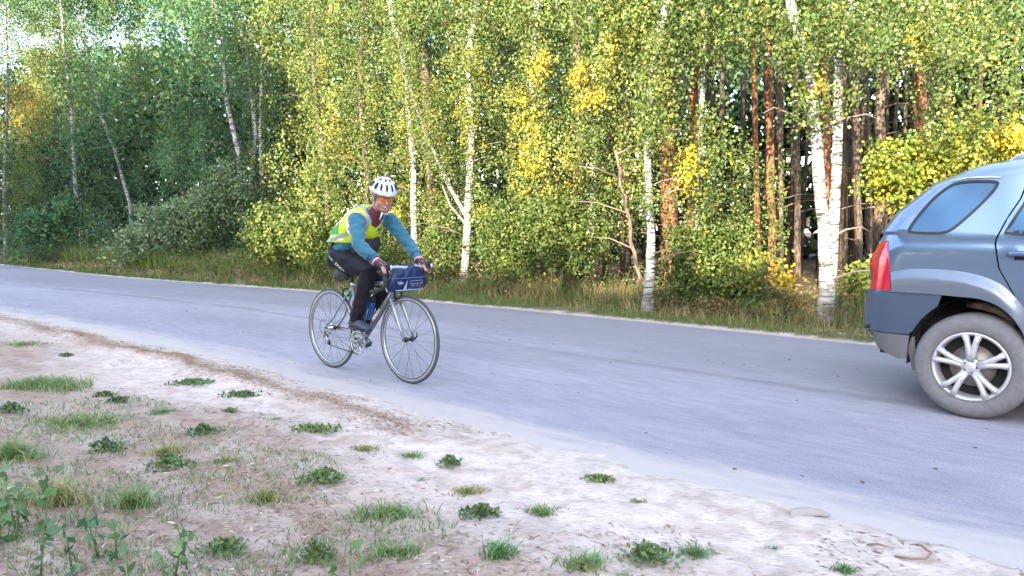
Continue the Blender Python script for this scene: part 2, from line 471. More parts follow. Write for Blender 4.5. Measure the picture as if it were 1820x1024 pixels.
    Lk.new(base, b.inputs['Base Color'])
    bp = N.new('ShaderNodeBump'); bp.inputs['Strength'].default_value = .35; bp.inputs['Distance'].default_value = .004
    Lk.new(fine, bp.inputs['Height']); Lk.new(bp.outputs[0], b.inputs['Normal'])
    return m
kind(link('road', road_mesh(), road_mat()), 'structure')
# ------------------------------------------------------------ foliage
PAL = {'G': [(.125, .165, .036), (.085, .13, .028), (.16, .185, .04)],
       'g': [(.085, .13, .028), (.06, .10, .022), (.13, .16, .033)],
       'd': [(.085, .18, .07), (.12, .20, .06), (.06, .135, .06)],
       'y': [(.19, .21, .035), (.18, .21, .035), (.33, .27, .035)],
       'Y': [(.50, .35, .025), (.42, .33, .03), (.22, .23, .04)],
       'o': [(.50, .28, .03), (.12, .14, .03), (.44, .30, .03)],
       'b': [(.20, .26, .12), (.24, .29, .14), (.14, .20, .09)],
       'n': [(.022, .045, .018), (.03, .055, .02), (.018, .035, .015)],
       'm': [(.22, .23, .03), (.12, .18, .03), (.34, .28, .03), (.12, .19, .035), (.18, .23, .03)],
       'r': [(.24, .13, .06), (.18, .13, .06), (.12, .12, .04)]}
def leaf_quads(P, size, spread=1.0, aspect=.8, down=.45):
    """one folded rhombic leaf per point"""
    n = len(P)
    d = rng.normal(size=(n, 3)); d[:, 2] -= down * 2; d /= np.linalg.norm(d, axis=1)[:, None]
    s = rng.normal(size=(n, 3)); s -= d * (s * d).sum(1)[:, None]; s /= np.linalg.norm(s, axis=1)[:, None]
    L = (size * rng.uniform(.7, 1.25, n))[:, None]; W = L * aspect * .5
    V = np.stack([P, P + d * L * .45 + s * W, P + d * L, P + d * L * .45 - s * W], 1).reshape(-1, 3)
    F = np.arange(n * 4).reshape(-1, 4)
    return V, F
def pick_cols(ch, n, per=14):
    pal = np.array(PAL[ch]); m = max(1, n // per + 1)
    a = pal[rng.integers(0, len(pal), m)] * rng.uniform(.75, 1.25, (m, 1))
    c = np.repeat(a, per, 0)[:n] * rng.uniform(.75, 1.3, (n, 1))
    hue = rng.normal(0, .08, (n, 1)); c = c * np.hstack([1 + hue, np.ones((n, 1)), 1 - hue])
    return np.clip(c, .005, .8)
def sprays(origins, ch, size, n=14, length=.45, jitter=.05, fan=.35):
    """hanging twigs of leaves starting at the origins"""
    m = len(origins)
    if m == 0: return np.zeros((0, 3)), np.zeros((0, 3))
    d = rng.normal(size=(m, 3)) * fan; d[:, 2] -= 1; d /= np.linalg.norm(d, axis=1)[:, None]
    L = length * rng.uniform(.5, 1.4, (m, 1, 1))
    u = rng.random((m, n, 1))
    P = np.asarray(origins)[:, None, :] + d[:, None, :] * L * u + rng.normal(size=(m, n, 3)) * jitter
    return P.reshape(-1, 3), pick_cols(ch, m * n, n)

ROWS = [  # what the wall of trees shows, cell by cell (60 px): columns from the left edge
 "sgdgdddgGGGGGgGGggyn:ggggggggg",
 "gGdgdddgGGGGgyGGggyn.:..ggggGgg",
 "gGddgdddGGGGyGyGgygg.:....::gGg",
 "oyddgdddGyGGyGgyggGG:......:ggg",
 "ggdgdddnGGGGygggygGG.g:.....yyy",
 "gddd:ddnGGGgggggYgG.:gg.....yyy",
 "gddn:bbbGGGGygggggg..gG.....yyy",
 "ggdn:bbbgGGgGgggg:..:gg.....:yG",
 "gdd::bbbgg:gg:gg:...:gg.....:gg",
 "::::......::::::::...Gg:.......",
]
def pfront(px):
    return np.interp(px, [0, 200, 300, 450, 600, 800, 1000, 1150, 1300, 1820], [11.2, 11.6, 12.0, 11.3, 11.2, 10.4, 9.6, 9.3, 9.3, 9.6])
def on_plane(px, py, p):
    """points seen at the pixels, at distance p across the road"""
    x = (px - 910) / 1310; v = -(py - 512) / 1310
    rx = x; ry = cos(PITCH) + v * sin(PITCH); rz = v * cos(PITCH) - sin(PITCH)
    k = p / (.682 * rx + .731 * ry)
    return np.stack([rx * k, ry * k, CAM_H + rz * k], -1)

FR = []   # front-rank trees: (name, px centre, trunk polylines [(px,py)...], depth, base radius, label)
def tree_trunk(pts, Y, r0, r1, name, m, parent, z_top=None, lean=0.0, seg=5):
    P = [at(px, py, Y) for px, py in pts]
    if z_top is not None:
        d = P[-1] - P[-2]; d = d / max(d[2], .05)
        d[:2] = np.clip(d[:2], -.12, .12)
        P.append(P[-1] + d * max(.5, (z_top - P[-1][2])))
    D = []
    for a, b in zip(P[:-1], P[1:]):
        for k in range(seg): D.append(a + (b - a) * k / seg)
    D.append(P[-1]); D = np.array(D)
    zz = (D[:, 2] - D[0, 2]) / max(.1, D[-1, 2] - D[0, 2])
    D[1:, 0] += np.cumsum(rng.normal(0, .008, len(D) - 1)) * r0 * 8
    r = r0 + (r1 - r0) * zz ** .8
    if r0 > .07 and Y < 12: r = .52 * r0 + .48 * r0 * np.exp(-(D[:, 2] - D[0, 2]) / 1.3)
    r = r * (1 + .55 * np.exp(-(D[:, 2] - D[0, 2]) / .09))
    r = r * rng.uniform(.94, 1.07, len(r))
    org = D[0].copy()
    mb = MB(); mb.tube([tuple(q - org) for q in D], list(r), 12)
    o = mb.build(name, m, parent); o.location = org if parent is None else (np.array(org) - np.array(parent.location))
    return o, D, r

TREES = [
 # px, base(px,py), stems, Y, r0, label
 (15, [[(10, 470), (8, 330), (14, 150), (10, 0)]], 31, .09, 'green birch with some orange leaves at the far left end of the trees'),
 (120, [[(150, 458), (134, 330), (127, 200), (112, 60), (108, 0)]], 29, .10, 'birch with a slim white stem, second tree from the left edge'),
 (225, [[(236, 440), (232, 365), (205, 270), (180, 200), (150, 60)]], 30, .08, 'shaded birch whose white stem leans to the left, left of the grey green bush'),
 (330, [[(330, 450), (325, 300), (345, 150), (350, 0)]], 28, .09, 'dark green tree in shade behind the grey green roadside bush'),
 (415, [[(432, 440), (424, 270), (404, 180), (395, 60), (380, 0)], [(432, 440), (455, 240), (440, 100), (436, 0)]], 24, .10, 'shaded birch with two thin white stems, left of the sunlit trees'),
 (475, [[(468, 450), (463, 230), (466, 90), (475, 0)]], 22.5, .07, 'narrow birch with a white upper stem at the edge of shade and sun'),
 (570, [[(585, 500), (580, 330), (560, 150), (555, 0)]], 18.5, .09, 'bushy sunlit yellow green tree behind the cyclist and to his left'),
 (660, [[(650, 505), (655, 330), (640, 150), (650, 0)]], 17.5, .08, 'sunlit green tree right above the cyclist helmet'),
 (735, [[(739, 510), (738, 434), (737, 281), (720, 100), (700, 30)]], 16.2, .085, 'birch whose pale stem rises just right of the cyclist'),
 (838, [[(825, 512), (830, 422), (834, 328), (838, 234), (832, 110), (850, 0)], [(830, 385), (797, 328), (755, 235), (715, 120), (705, 40)], [(829, 400), (800, 365), (786, 330)]], 14.6, .085, 'forked white birch with one branch sweeping up left, beside the cyclist'),
 (945, [[(965, 500), (958, 380), (940, 200), (950, 0)]], 13.8, .07, 'leafy birch with a long hanging drape of golden leaves'),
 (1050, [[(1040, 520), (1052, 400), (1060, 200), (1050, 0)]], 13.0, .07, 'green birch hiding its stem, left of the single bright white trunk'),
 (1150, [[(1150, 562), (1158, 470), (1158, 387), (1153, 250), (1162, 120), (1186, 10)]], 10.35, .082, 'birch with one straight bright white trunk standing at the road edge'),
 (1250, [[(1240, 560), (1236, 420), (1245, 300), (1250, 120), (1255, 0)]], 11.2, .05, 'slim leafy young birch between the single white trunk and the twin trunks'),
 (1460, [[(1466, 584), (1465, 480), (1453, 350), (1437, 156), (1400, 20)], [(1468, 545), (1477, 437), (1488, 250), (1494, 94), (1522, 0)]], 9.2, .11, 'big birch dividing low down into two white trunks, left of the car'),
 (1700, [[(1745, 560), (1720, 400), (1690, 250), (1660, 100), (1650, 0)]], 11.0, .06, 'yellowing maple leaning its branches over the rear of the blue car'),
]
tree_roots = []; tree_x = []; tree_Y = []
acc = []
for i, (pxc, stems, Y, r0, label) in enumerate(TREES):
    base = at(*stems[0][0], Y)
    nm = 'maple_tree' if 'maple' in label else ('birch_tree' if 'birch' in label else 'alder_tree')
    root = empty(nm, tuple(base)); thing(root, label, 'tree', 'trees along the far road edge')
    base_stem = None
    for k, st in enumerate(stems):
        rr = r0 if k == 0 else (r0 * .85 if (i in (14, 4)) else r0 * (.5 if k == 1 else .3))
        o, D, r = tree_trunk(st, Y + (0 if k == 0 else .05), rr, rr * .45 if len(stems) > 1 else rr * .35, 'trunk', M_birch if nm == 'birch_tree' else M_pineg, root, z_top=(9.5 + Y * .12) if (k == 0 or i in (14, 4)) else None)
        if k == 0: base_stem = (D, r)
    D, r = base_stem
    for b in range(5 if Y < 20 else 3):       # bare side branches
        q = D[int(rng.uniform(.15, .55) * len(D))]
        s = rng.choice([-1, 1]); L = rng.uniform(.3, .85) * (1 if Y < 20 else 1.4)
        y0 = rng.uniform(-.5, .3)
        pts = [q, q + np.array([s * L * .45, y0 * .4, L * .22]), q + np.array([s * L * .8, y0 * .8, L * .28]), q + np.array([s * L, y0, L * .18])]
        mb = MB(); mb.tube([tuple(a - base) for a in pts], [r0 * .16, r0 * .12, r0 * .08, .003], 6)
        mb.build('branch', M_twig, root)
    tree_roots.append(root); tree_x.append(pxc); tree_Y.append(Y); acc.append(([], []))
tree_x = np.array(tree_x)
BUSH = dict()
def bushroot(name, px, py, Y, label, cat='bush'):
    b = at(px, py, Y); r = empty(name, tuple(b)); thing(r, label, cat); return r
DENS = {'G': 1.0, 'g': 1.0, 'd': 1.05, 'y': 1.0, 'Y': 1.0, 'o': 1.0, ':': .13, 's': .8, 'b': .4, 'n': .5, '.': .012}
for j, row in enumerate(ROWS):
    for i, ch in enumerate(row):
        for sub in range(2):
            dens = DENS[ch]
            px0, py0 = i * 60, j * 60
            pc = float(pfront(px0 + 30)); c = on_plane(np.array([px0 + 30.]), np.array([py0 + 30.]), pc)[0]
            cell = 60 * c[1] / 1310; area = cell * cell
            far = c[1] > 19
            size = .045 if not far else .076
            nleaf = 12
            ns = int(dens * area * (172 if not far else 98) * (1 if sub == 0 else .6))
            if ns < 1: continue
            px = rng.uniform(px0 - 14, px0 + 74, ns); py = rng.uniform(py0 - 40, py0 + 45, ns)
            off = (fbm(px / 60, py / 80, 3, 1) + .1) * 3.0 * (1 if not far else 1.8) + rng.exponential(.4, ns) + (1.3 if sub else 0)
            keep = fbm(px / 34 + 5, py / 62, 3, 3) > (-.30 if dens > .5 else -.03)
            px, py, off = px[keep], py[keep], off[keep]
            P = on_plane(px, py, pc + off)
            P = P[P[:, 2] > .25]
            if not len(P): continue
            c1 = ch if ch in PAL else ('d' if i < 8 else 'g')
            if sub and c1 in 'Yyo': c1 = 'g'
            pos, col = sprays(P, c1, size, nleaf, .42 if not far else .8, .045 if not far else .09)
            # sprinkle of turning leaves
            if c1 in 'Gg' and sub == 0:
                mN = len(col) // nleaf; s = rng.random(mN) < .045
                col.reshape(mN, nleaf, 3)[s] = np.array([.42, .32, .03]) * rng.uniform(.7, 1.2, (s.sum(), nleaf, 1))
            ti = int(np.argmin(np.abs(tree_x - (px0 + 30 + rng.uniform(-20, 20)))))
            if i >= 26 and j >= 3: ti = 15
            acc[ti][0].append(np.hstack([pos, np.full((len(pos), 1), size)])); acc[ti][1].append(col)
# golden drapes seen in the photograph (px, py, width, height)
for (gx, gy, gw, gh, n, c, ti) in [(940, 255, 34, 130, 150, 'Y', 10), (838, 195, 26, 110, 90, 'Y', 9), (960, 105, 26, 50, 50, 'Y', 10), (1028, 120, 20, 40, 40, 'Y', 11),
      (608, 268, 16, 18, 22, 'o', 6), (1100, 40, 40, 90, 60, 'y', 12), (716, 130, 16, 60, 40, 'Y', 8), (40, 225, 60, 50, 60, 'o', 0), (70, 120, 30, 25, 24, 'o', 1), (570, 110, 14, 50, 30, 'Y', 6),
      (1220, 290, 26, 60, 60, 'Y', 13), (1445, 140, 22, 26, 30, 'Y', 14), (1390, 480, 24, 18, 22, 'Y', 13), (1330, 470, 40, 60, 40, 'y', 13), (1800, 235, 30, 30, 60, 'Y', 15), (1640, 60, 20, 60, 40, 'y', 15), (848, 372, 14, 25, 22, 'Y', 9), (1050, 165, 30, 30, 40, 'Y', 11), (700, 375, 20, 20, 24, 'Y', 7)]:
    px = gx + rng.normal(0, gw * .42, n); py = gy + rng.normal(0, gh * .36, n)
    P = on_plane(px, py, pfront(gx) + rng.uniform(-.25, .3, n))
    big = gx < 450
    pos, col = sprays(P, c, .05, 10, .18, .035)
    acc[ti][0].append(np.hstack([pos, np.full((len(pos), 1), .09 if big else .055)])); acc[ti][1].append(col)
# foliage hanging in front of the stems: (tree, stem, y from, y to, sprays)
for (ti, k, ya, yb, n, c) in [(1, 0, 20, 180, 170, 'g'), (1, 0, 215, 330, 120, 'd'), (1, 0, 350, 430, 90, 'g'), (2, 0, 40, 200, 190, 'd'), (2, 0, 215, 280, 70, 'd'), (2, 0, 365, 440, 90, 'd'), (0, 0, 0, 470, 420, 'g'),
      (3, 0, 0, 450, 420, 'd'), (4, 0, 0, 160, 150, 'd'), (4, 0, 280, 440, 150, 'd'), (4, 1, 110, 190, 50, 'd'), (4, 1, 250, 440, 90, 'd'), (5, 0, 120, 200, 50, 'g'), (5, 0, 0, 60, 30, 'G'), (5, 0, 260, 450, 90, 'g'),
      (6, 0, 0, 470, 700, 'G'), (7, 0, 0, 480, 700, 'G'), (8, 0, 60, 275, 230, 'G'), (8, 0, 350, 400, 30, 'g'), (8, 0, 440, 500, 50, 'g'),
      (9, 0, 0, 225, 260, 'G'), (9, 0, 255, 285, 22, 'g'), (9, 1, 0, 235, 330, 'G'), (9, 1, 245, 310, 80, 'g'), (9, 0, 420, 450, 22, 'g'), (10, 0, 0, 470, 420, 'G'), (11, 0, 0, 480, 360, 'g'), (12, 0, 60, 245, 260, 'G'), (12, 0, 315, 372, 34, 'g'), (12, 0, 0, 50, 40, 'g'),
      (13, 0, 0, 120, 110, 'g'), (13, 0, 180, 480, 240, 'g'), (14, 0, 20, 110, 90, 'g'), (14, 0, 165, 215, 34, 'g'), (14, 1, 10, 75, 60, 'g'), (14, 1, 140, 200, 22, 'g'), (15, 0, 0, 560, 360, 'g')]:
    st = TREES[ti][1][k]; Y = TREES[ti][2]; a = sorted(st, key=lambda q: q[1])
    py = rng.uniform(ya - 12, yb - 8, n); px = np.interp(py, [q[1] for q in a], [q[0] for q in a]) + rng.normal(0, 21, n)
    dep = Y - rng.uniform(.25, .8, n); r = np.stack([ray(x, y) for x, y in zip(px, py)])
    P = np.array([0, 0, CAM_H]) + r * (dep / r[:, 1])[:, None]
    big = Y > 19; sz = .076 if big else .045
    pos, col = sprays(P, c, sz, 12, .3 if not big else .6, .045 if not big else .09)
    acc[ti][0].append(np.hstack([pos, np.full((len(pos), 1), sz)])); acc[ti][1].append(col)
# crowns go on above the picture's upper edge
for i, root in enumerate(tree_roots):
    Y = tree_Y[i]; b = np.array(root.location); top0 = CAM_H + 412 / 1310 * Y
    n = 900; cx, cy = at(TREES[i][0], 0, Y)[:2]
    w = {True: 1.5, False: 2.4}[Y < 20]
    h = rng.uniform(0, 1, n); P = np.stack([cx + rng.normal(0, w * .55, n) * (1 - h * .7), cy + .8 + rng.normal(0, w * .45, n) * (1 - h * .7), top0 - .3 + h * (2.5 if Y < 20 else 2.0)], -1)
    pos, col = sprays(P, 'g' if Y < 20 else 'd', .1, 12, .5, .1)
    acc[i][0].append(np.hstack([pos, np.full((len(pos), 1), .06 if Y < 20 else .085)])); acc[i][1].append(col)
nleaves = 0
for i, root in enumerate(tree_roots):
    A = np.vstack(acc[i][0]); col = np.vstack(acc[i][1]); nleaves += len(A)
    P = A[:, :3] - np.array(root.location)
    V, F = leaf_quads(P, A[:, 3])
    link('crown', fast_mesh('crown', V, F, col), M_leaf, root)
print('leaves', nleaves)

# shrubs in front of the trees
def shrub(name, blobs, label, ch, size, cat='bush', stems=6, fan=.6, dens=1.0):
    """blobs: (px, py, rx, ry, depth, sprays)"""
    b0 = blobs[0]; base = at(b0[0], b0[1], b0[4]); base[2] = float(ground_z(base[0], base[1]))
    root = empty(name, tuple(base)); thing(root, label, cat)
    Ps = []; Cs = []
    for (px, py, rx, ry, Y, n) in blobs:
        n = int(n * dens); m = Y / 1310; c = at(px, py, Y)
        d = rng.normal(size=(n, 3)); d /= np.linalg.norm(d, axis=1)[:, None]
        R = rng.random(n) ** .5 * (.75 + .9 * fbm(d[:, 0] * 2.2 + px * .013, d[:, 2] * 2.2 + py * .017, 3, 2) + .35 * (d[:, 2] < 0))
        P = c + d * R[:, None] * np.array([rx * m, rx * m * .8, ry * m])
        P = P[P[:, 2] > base[2] + .05]
        pos, col = sprays(P, ch, size, 9, size * 3.5, size * .8, fan)
        Ps.append(pos); Cs.append(col)
    P = np.vstack(Ps) - base; V, F = leaf_quads(P, np.full(len(P), size), down=.1)
    link('foliage', fast_mesh('foliage', V, F, np.vstack(Cs)), M_leaf, root)
    for k in range(stems):
        q = blobs[rng.integers(len(blobs))]; c = at(q[0] + rng.uniform(-.5, .5) * q[2], q[1] - q[3] * .3, q[4]) - base
        mb = MB(); mb.tube([(c[0] * .5, c[1] * .3, 0), (c[0] * .8, c[1] * .7, c[2] * .5), tuple(c)], [.016, .012, .006], 6)
        mb.build('stem', M_twig, root)
    return root
shrub('roadside_bush', [(325, 395, 100, 68, 21.0, 1300), (395, 340, 48, 55, 21.0, 560), (260, 425, 65, 48, 21.0, 520)], 'grey green bush at the left behind the tall grass, in front of the shaded birches', 'b', .085)
shrub('roadside_bush', [(560, 420, 75, 70, 16.6, 1200), (490, 410, 65, 70, 17.0, 900)], 'low green bush at the road edge left of the cyclist', 'G', .07)
shrub('roadside_bush', [(60, 400, 75, 55, 25.0, 520), (120, 380, 50, 60, 25.5, 300)], 'dense dark green bush at the left end of the tree line', 'd', .09)
shrub('roadside_bush', [(1240, 455, 70, 85, 10.6, 620), (1290, 500, 60, 50, 10.4, 380), (1300, 430, 40, 80, 11.2, 260)], 'leafy green bush between the single white trunk and the twin trunks', 'g', .05)
shrub('roadside_bush', [(985, 395, 60, 75, 12.4, 620), (905, 415, 60, 80, 12.8, 620), (1010, 450, 30, 50, 12.2, 140)], 'hanging green bush over the dark gap right of the forked birch', 'g', .055)
shrub('maple_sapling', [(1660, 300, 120, 75, 9.6, 520), (1760, 240, 90, 60, 9.6, 320), (1585, 290, 55, 65, 9.7, 200)], 'young maple with yellow and lime leaves just above the car rear window', 'm', .06, 'tree')
shrub('elder_sapling', [(1550, 490, 40, 35, 9.6, 110)], 'small light green sapling beside the tail light of the car', 'G', .07, 'tree', 3)
shrub('bramble_bush', [(1395, 545, 55, 25, 9.7, 150), (1345, 560, 40, 18, 9.6, 80)], 'low reddish brown bush left of the twin birch base', 'r', .04, 'bush', 5)
shrub('bramble_bush', [(1270, 545, 55, 30, 9.9, 170)], 'low bush with red tinted leaves right of the single white trunk', 'r', .04, 'bush', 4)
shrub('willow_bush', [(640, 445, 60, 70, 15.6, 520)], 'dark green bush hidden behind the rider', 'g', .06)
shrub('willow_bush', [(790, 425, 50, 80, 14.9, 420)], 'bush of pale green leaves behind the blue handlebar bag', 'g', .055)

# pines further in
PINES = [(1187, 14.0, .17, (1192, 500), (1180, 0), 'r', 'thick dark red pine trunk at the top right of the single white birch'),
 (1233, 13.0, .085, (1228, 480), (1236, 60), 'r', 'orange barked pine right of the single white birch, lit high up'),
 (1368, 13.5, .08, (1374, 520), (1364, 60), 'r', 'thin red pine in the gap left of the twin birch'),
 (1388, 15.0, .09, (1384, 500), (1386, 60), 'b', 'brown pine standing just behind and right of the thin red pine'),
 (1471, 13.0, .09, (1478, 540), (1464, 100), 'r', 'reddish pine seen between the two white trunks'),
 (1568, 13.5, .10, (1560, 520), (1568, 80), 'b', 'grey brown pine right of the twin birch'),
 (1634, 12.6, .12, (1640, 520), (1632, 60), 'r', 'orange red pine above the yellow maple and left of the roof of the car'),
 (1078, 14.0, .06, (1076, 490), (1082, 250), 'b', 'slim brown pine in the dark gap left of the single white trunk'),
 (1108, 15.5, .07, (1105, 490), (1112, 240), 'b', 'brown pine close to the left side of the single white trunk'),
 (1128, 11.2, .035, (1146, 555), (1112, 365), 'b', 'thin crooked sapling leaning against the single white trunk'),
 (1035, 13.6, .08, (1032, 520), (1030, 330), 'b', 'dark pine stem low in the gap among the drooping green branches'),
 (1525, 15.0, .08, (1528, 540), (1520, 150), 'b', 'dark pine nearest the right hand birch trunk'),
 (1420, 17.0, .08, (1418, 520), (1415, 200), 'b', 'dark distant pine left of the lower twin birch trunk'),
 (1545, 17.5, .09, (1548, 530), (1540, 200), 'b', 'dark distant pine left of the tail light'),
 (760, 18.5, .13, (775, 505), (762, 250), 'b', 'brown tree trunk low behind the handlebar bag'),
 (1345, 16.0, .07, (1348, 520), (1340, 100), 'r', 'red pine deep in the wood, leftmost of those left of the twin birch')]
for (pxc, Y, r0, bpx, tpx, tone, label) in PINES:
    b = at(*bpx, Y); tp = at(*tpx, Y); d = (tp - b) / (tp - b)[2]
    b = b - d * (b[2] - float(ground_z(b[0], b[1])) + .05)
    root = empty('pine_tree', tuple(b)); thing(root, label, 'tree', 'pine trunks inside the wood')
    H = 9.0 if Y > 12 else 2.4
    pts = []; rr = []
    for k in range(15):
        u = k / 14; q = d * H * u; q = q + np.array([rng.normal(0, .012), rng.normal(0, .012), 0]); pts.append(tuple(q)); rr.append(r0 * (1 - .35 * u) * rng.uniform(.94, 1.06))
    mb = MB(); mb.tube(pts, rr, 12); mb.build('trunk', M_pine if tone == 'r' else M_pineg, root)
    for k in range(7):
        z = rng.uniform(.8, min(H, 6)); a = rng.uniform(0, 2 * pi); L = rng.uniform(.4, 1.1)
        q = d * z; e = q + np.array([cos(a) * L, sin(a) * L, rng.uniform(-.15, .2)])
        mb = MB(); mb.tube([tuple(q), tuple((q + e) / 2 + np.array([0, 0, .06])), tuple(e)], [.014, .009, .003], 5); mb.build('branch', M_twig, root)

# far wood: one mass of trunks, and the closed canopy above it
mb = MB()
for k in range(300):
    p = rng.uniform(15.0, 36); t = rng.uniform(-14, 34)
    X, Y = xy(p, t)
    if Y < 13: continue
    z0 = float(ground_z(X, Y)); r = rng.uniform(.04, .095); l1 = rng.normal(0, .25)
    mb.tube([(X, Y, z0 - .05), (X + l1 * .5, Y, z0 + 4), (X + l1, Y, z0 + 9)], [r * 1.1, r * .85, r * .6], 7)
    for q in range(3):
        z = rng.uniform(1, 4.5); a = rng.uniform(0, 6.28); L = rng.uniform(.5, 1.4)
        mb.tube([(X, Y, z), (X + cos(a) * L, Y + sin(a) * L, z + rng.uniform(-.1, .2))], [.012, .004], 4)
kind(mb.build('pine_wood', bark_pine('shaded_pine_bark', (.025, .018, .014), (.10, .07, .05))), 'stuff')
def cards(n, pfun, ch, size, name, label=None):
    P = pfun(n); col = pick_cols(ch, len(P), 20)
    V, F = leaf_quads(P, np.full(len(P), size), aspect=1.1, down=0)
    return kind(link(name, fast_mesh(name, V, F, col), M_leaf), 'stuff')
def canopy(n):
    p = rng.uniform(10.8, 32, n); t = rng.uniform(-18, 48, n); X, Y = xy(p, t)
    z = rng.uniform(5.2, 9.5, n) + .5 * fbm(X * .5, Y * .5, 2, 2)
    return np.stack([X, Y, z], -1)
cards(70000, canopy, 'd', .17, 'forest_canopy')
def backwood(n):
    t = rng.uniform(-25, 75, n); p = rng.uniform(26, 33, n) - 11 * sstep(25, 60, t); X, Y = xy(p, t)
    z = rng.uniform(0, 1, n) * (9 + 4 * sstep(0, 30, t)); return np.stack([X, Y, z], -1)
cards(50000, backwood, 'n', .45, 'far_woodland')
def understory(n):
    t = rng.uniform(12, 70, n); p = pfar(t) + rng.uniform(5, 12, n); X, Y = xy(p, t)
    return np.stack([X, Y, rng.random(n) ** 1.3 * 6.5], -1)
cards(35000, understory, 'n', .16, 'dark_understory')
# unseen treeline behind the camera, added and shaped to keep the road in shade
def behind(n):
    t = rng.uniform(-55, 75, n)
    p = -23 + rng.normal(0, 1.6, n)
    top = 8.35 + .45 * fbm(t * .22, t * 0 + 3, 3, 1) + 7.5 * sstep(5, 9, t)
    z = rng.random(n) ** .62 * top; X, Y = xy(p, t)
    return np.stack([X, Y, z], -1)
cards(90000, behind, 'd', .6, 'shade_treeline')

# ------------------------------------------------------------ grasses
def blades(P, h, w, lean, col, seg=2):
    n = len(P)
    a = rng.uniform(0, 2 * pi, n); d = np.stack([np.cos(a), np.sin(a), 0 * a], -1)
    s = np.stack([-np.sin(a), np.cos(a), 0 * a], -1); tw = rng.uniform(0, 2 * pi, n)
    s = np.stack([np.cos(tw), np.sin(tw), 0 * tw], -1)
    up = np.array([0, 0, 1.]); h = h[:, None]; lean = lean[:, None]; w = w[:, None]
    m = P + up * h * .55 + d * h * lean * .3
    e = P + up * h * np.sqrt(np.clip(1 - lean ** 2 * .6, .1, 1)) + d * h * lean
    V = np.stack([P - s * w, P + s * w, m + s * w * .8, m - s * w * .8, e + s * w * .12, e - s * w * .12], 1).reshape(-1, 3)
    b = np.arange(n)[:, None] * 6
    F = np.concatenate([b + [0, 1, 2, 3], b + [3, 2, 4, 5]], 1).reshape(-1, 4)
    return V, F, np.repeat(col, 2, 0)
GREEN = np.array([[.10, .16, .03], [.15, .20, .04], [.20, .22, .06], [.07, .12, .03]])
DRY = np.array([[.42, .30, .15], [.36, .25, .12], [.48, .37, .20], [.28, .18, .09], [.22, .20, .07]])
def field(n, t0, t1, o0, o1, pal, hmin, hmax, w, name, lean=(.1, .6), clump=0.0, thr=-.1, nk=2):
    t = rng.uniform(t0, t1, n); off = o0 + (o1 - o0) * rng.random(n) ** 1.2
    p = pfar(t) + off; X, Y = xy(p, t)
    k = fbm(X * 1.3, Y * 1.3, 3, nk) > thr
    X, Y, t = X[k], Y[k], t[k]; n = len(X)
    P = np.stack([X, Y, ground_z(X, Y) - .01], -1)
    sc_ = 1 + .6 * fbm(X * 1.1, Y * 1.1, 2, 4)
    col = pal[rng.integers(0, len(pal), n)] * rng.uniform(.7, 1.3, (n, 1))
    V, F, c = blades(P, rng.uniform(hmin, hmax, n) * sc_, np.full(n, w) * np.clip(Y / 10, .8, 2.6), rng.uniform(*lean, n), col)
    return kind(link(name, fast_mesh(name, V, F, c), M_grass), 'stuff')
field(42000, -4, 34, .06, 1.15, GREEN, .04, .13, .003, 'verge_grass', (.2, .9), thr=-.25)
field(9000, -4, 34, .25, 1.5, DRY, .08, .28, .003, 'dry_verge_grass', (.2, .9), thr=-.05, nk=4)
field(12000, -2, 17, .8, 2.4, DRY * .7, .12, .36, .0035, 'tall_dry_grass', (.05, .45), thr=-.02)
field(17000, -2, 20, .8, 3.2, GREEN, .1, .34, .004, 'tall_green_grass', (.1, .6), thr=-.05, nk=3)
field(15000, 13, 34, 1.0, 4.2, DRY * .7 + GREEN[0] * .5, .25, .6, .0035, 'meadow_grass', (.05, .5), thr=-.1)
field(24000, 13, 34, .9, 4.2, GREEN * 1.15, .3, .7, .004, 'roadside_herbs', (.1, .6), thr=-.1, nk=5)
# ragged undergrowth of small herbs and dead stems
n = 48000
t = rng.uniform(-4, 30, n); off = rng.uniform(.7, 3.4, n); p = pfar(t) + off; X, Y = xy(p, t)
hh = .55 * (fbm(X * 1.6, Y * 1.6, 3, 1) + .45); k = hh > .05; X, Y, hh, off, t = X[k], Y[k], hh[k], off[k], t[k]; n = len(X)
P = np.stack([X, Y, ground_z(X, Y) + rng.random(n) ** 1.3 * hh * np.clip(off, .4, 1.3)], -1)
mixp = np.array([[.12, .17, .04], [.08, .13, .035], [.17, .19, .06], [.24, .17, .09], [.19, .12, .065], [.10, .15, .04], [.30, .22, .12]])
V, F = leaf_quads(P, np.full(n, .04) * np.clip(Y / 11, .9, 1.8), down=.1)
kind(link('undergrowth', fast_mesh('undergrowth', V, F, mixp[(rng.integers(0, 4, n) + (fbm(X * .8, Y * .8, 2, 5) > 0) * 3)] * rng.uniform(.7, 1.3, (n, 1))), M_leaf), 'stuff')
# leaf litter under the trees
n = 20000
t = rng.uniform(-4, 22, n); p = pfar(t) + rng.uniform(.3, 6, n); X, Y = xy(p, t)
P = np.stack([X, Y, ground_z(X, Y) + .01], -1); V, F = leaf_quads(P, np.full(n, .055), down=-.1)
V[:, 2] = np.repeat(P[:, 2], 4) + (V[:, 2] - np.repeat(P[:, 2], 4)) * .3
c = DRY[rng.integers(0, 5, n)] * rng.uniform(.4, 1.1, (n, 1))
kind(link('fallen_leaves', fast_mesh('fallen_leaves', V, F, c), M_litter), 'stuff')
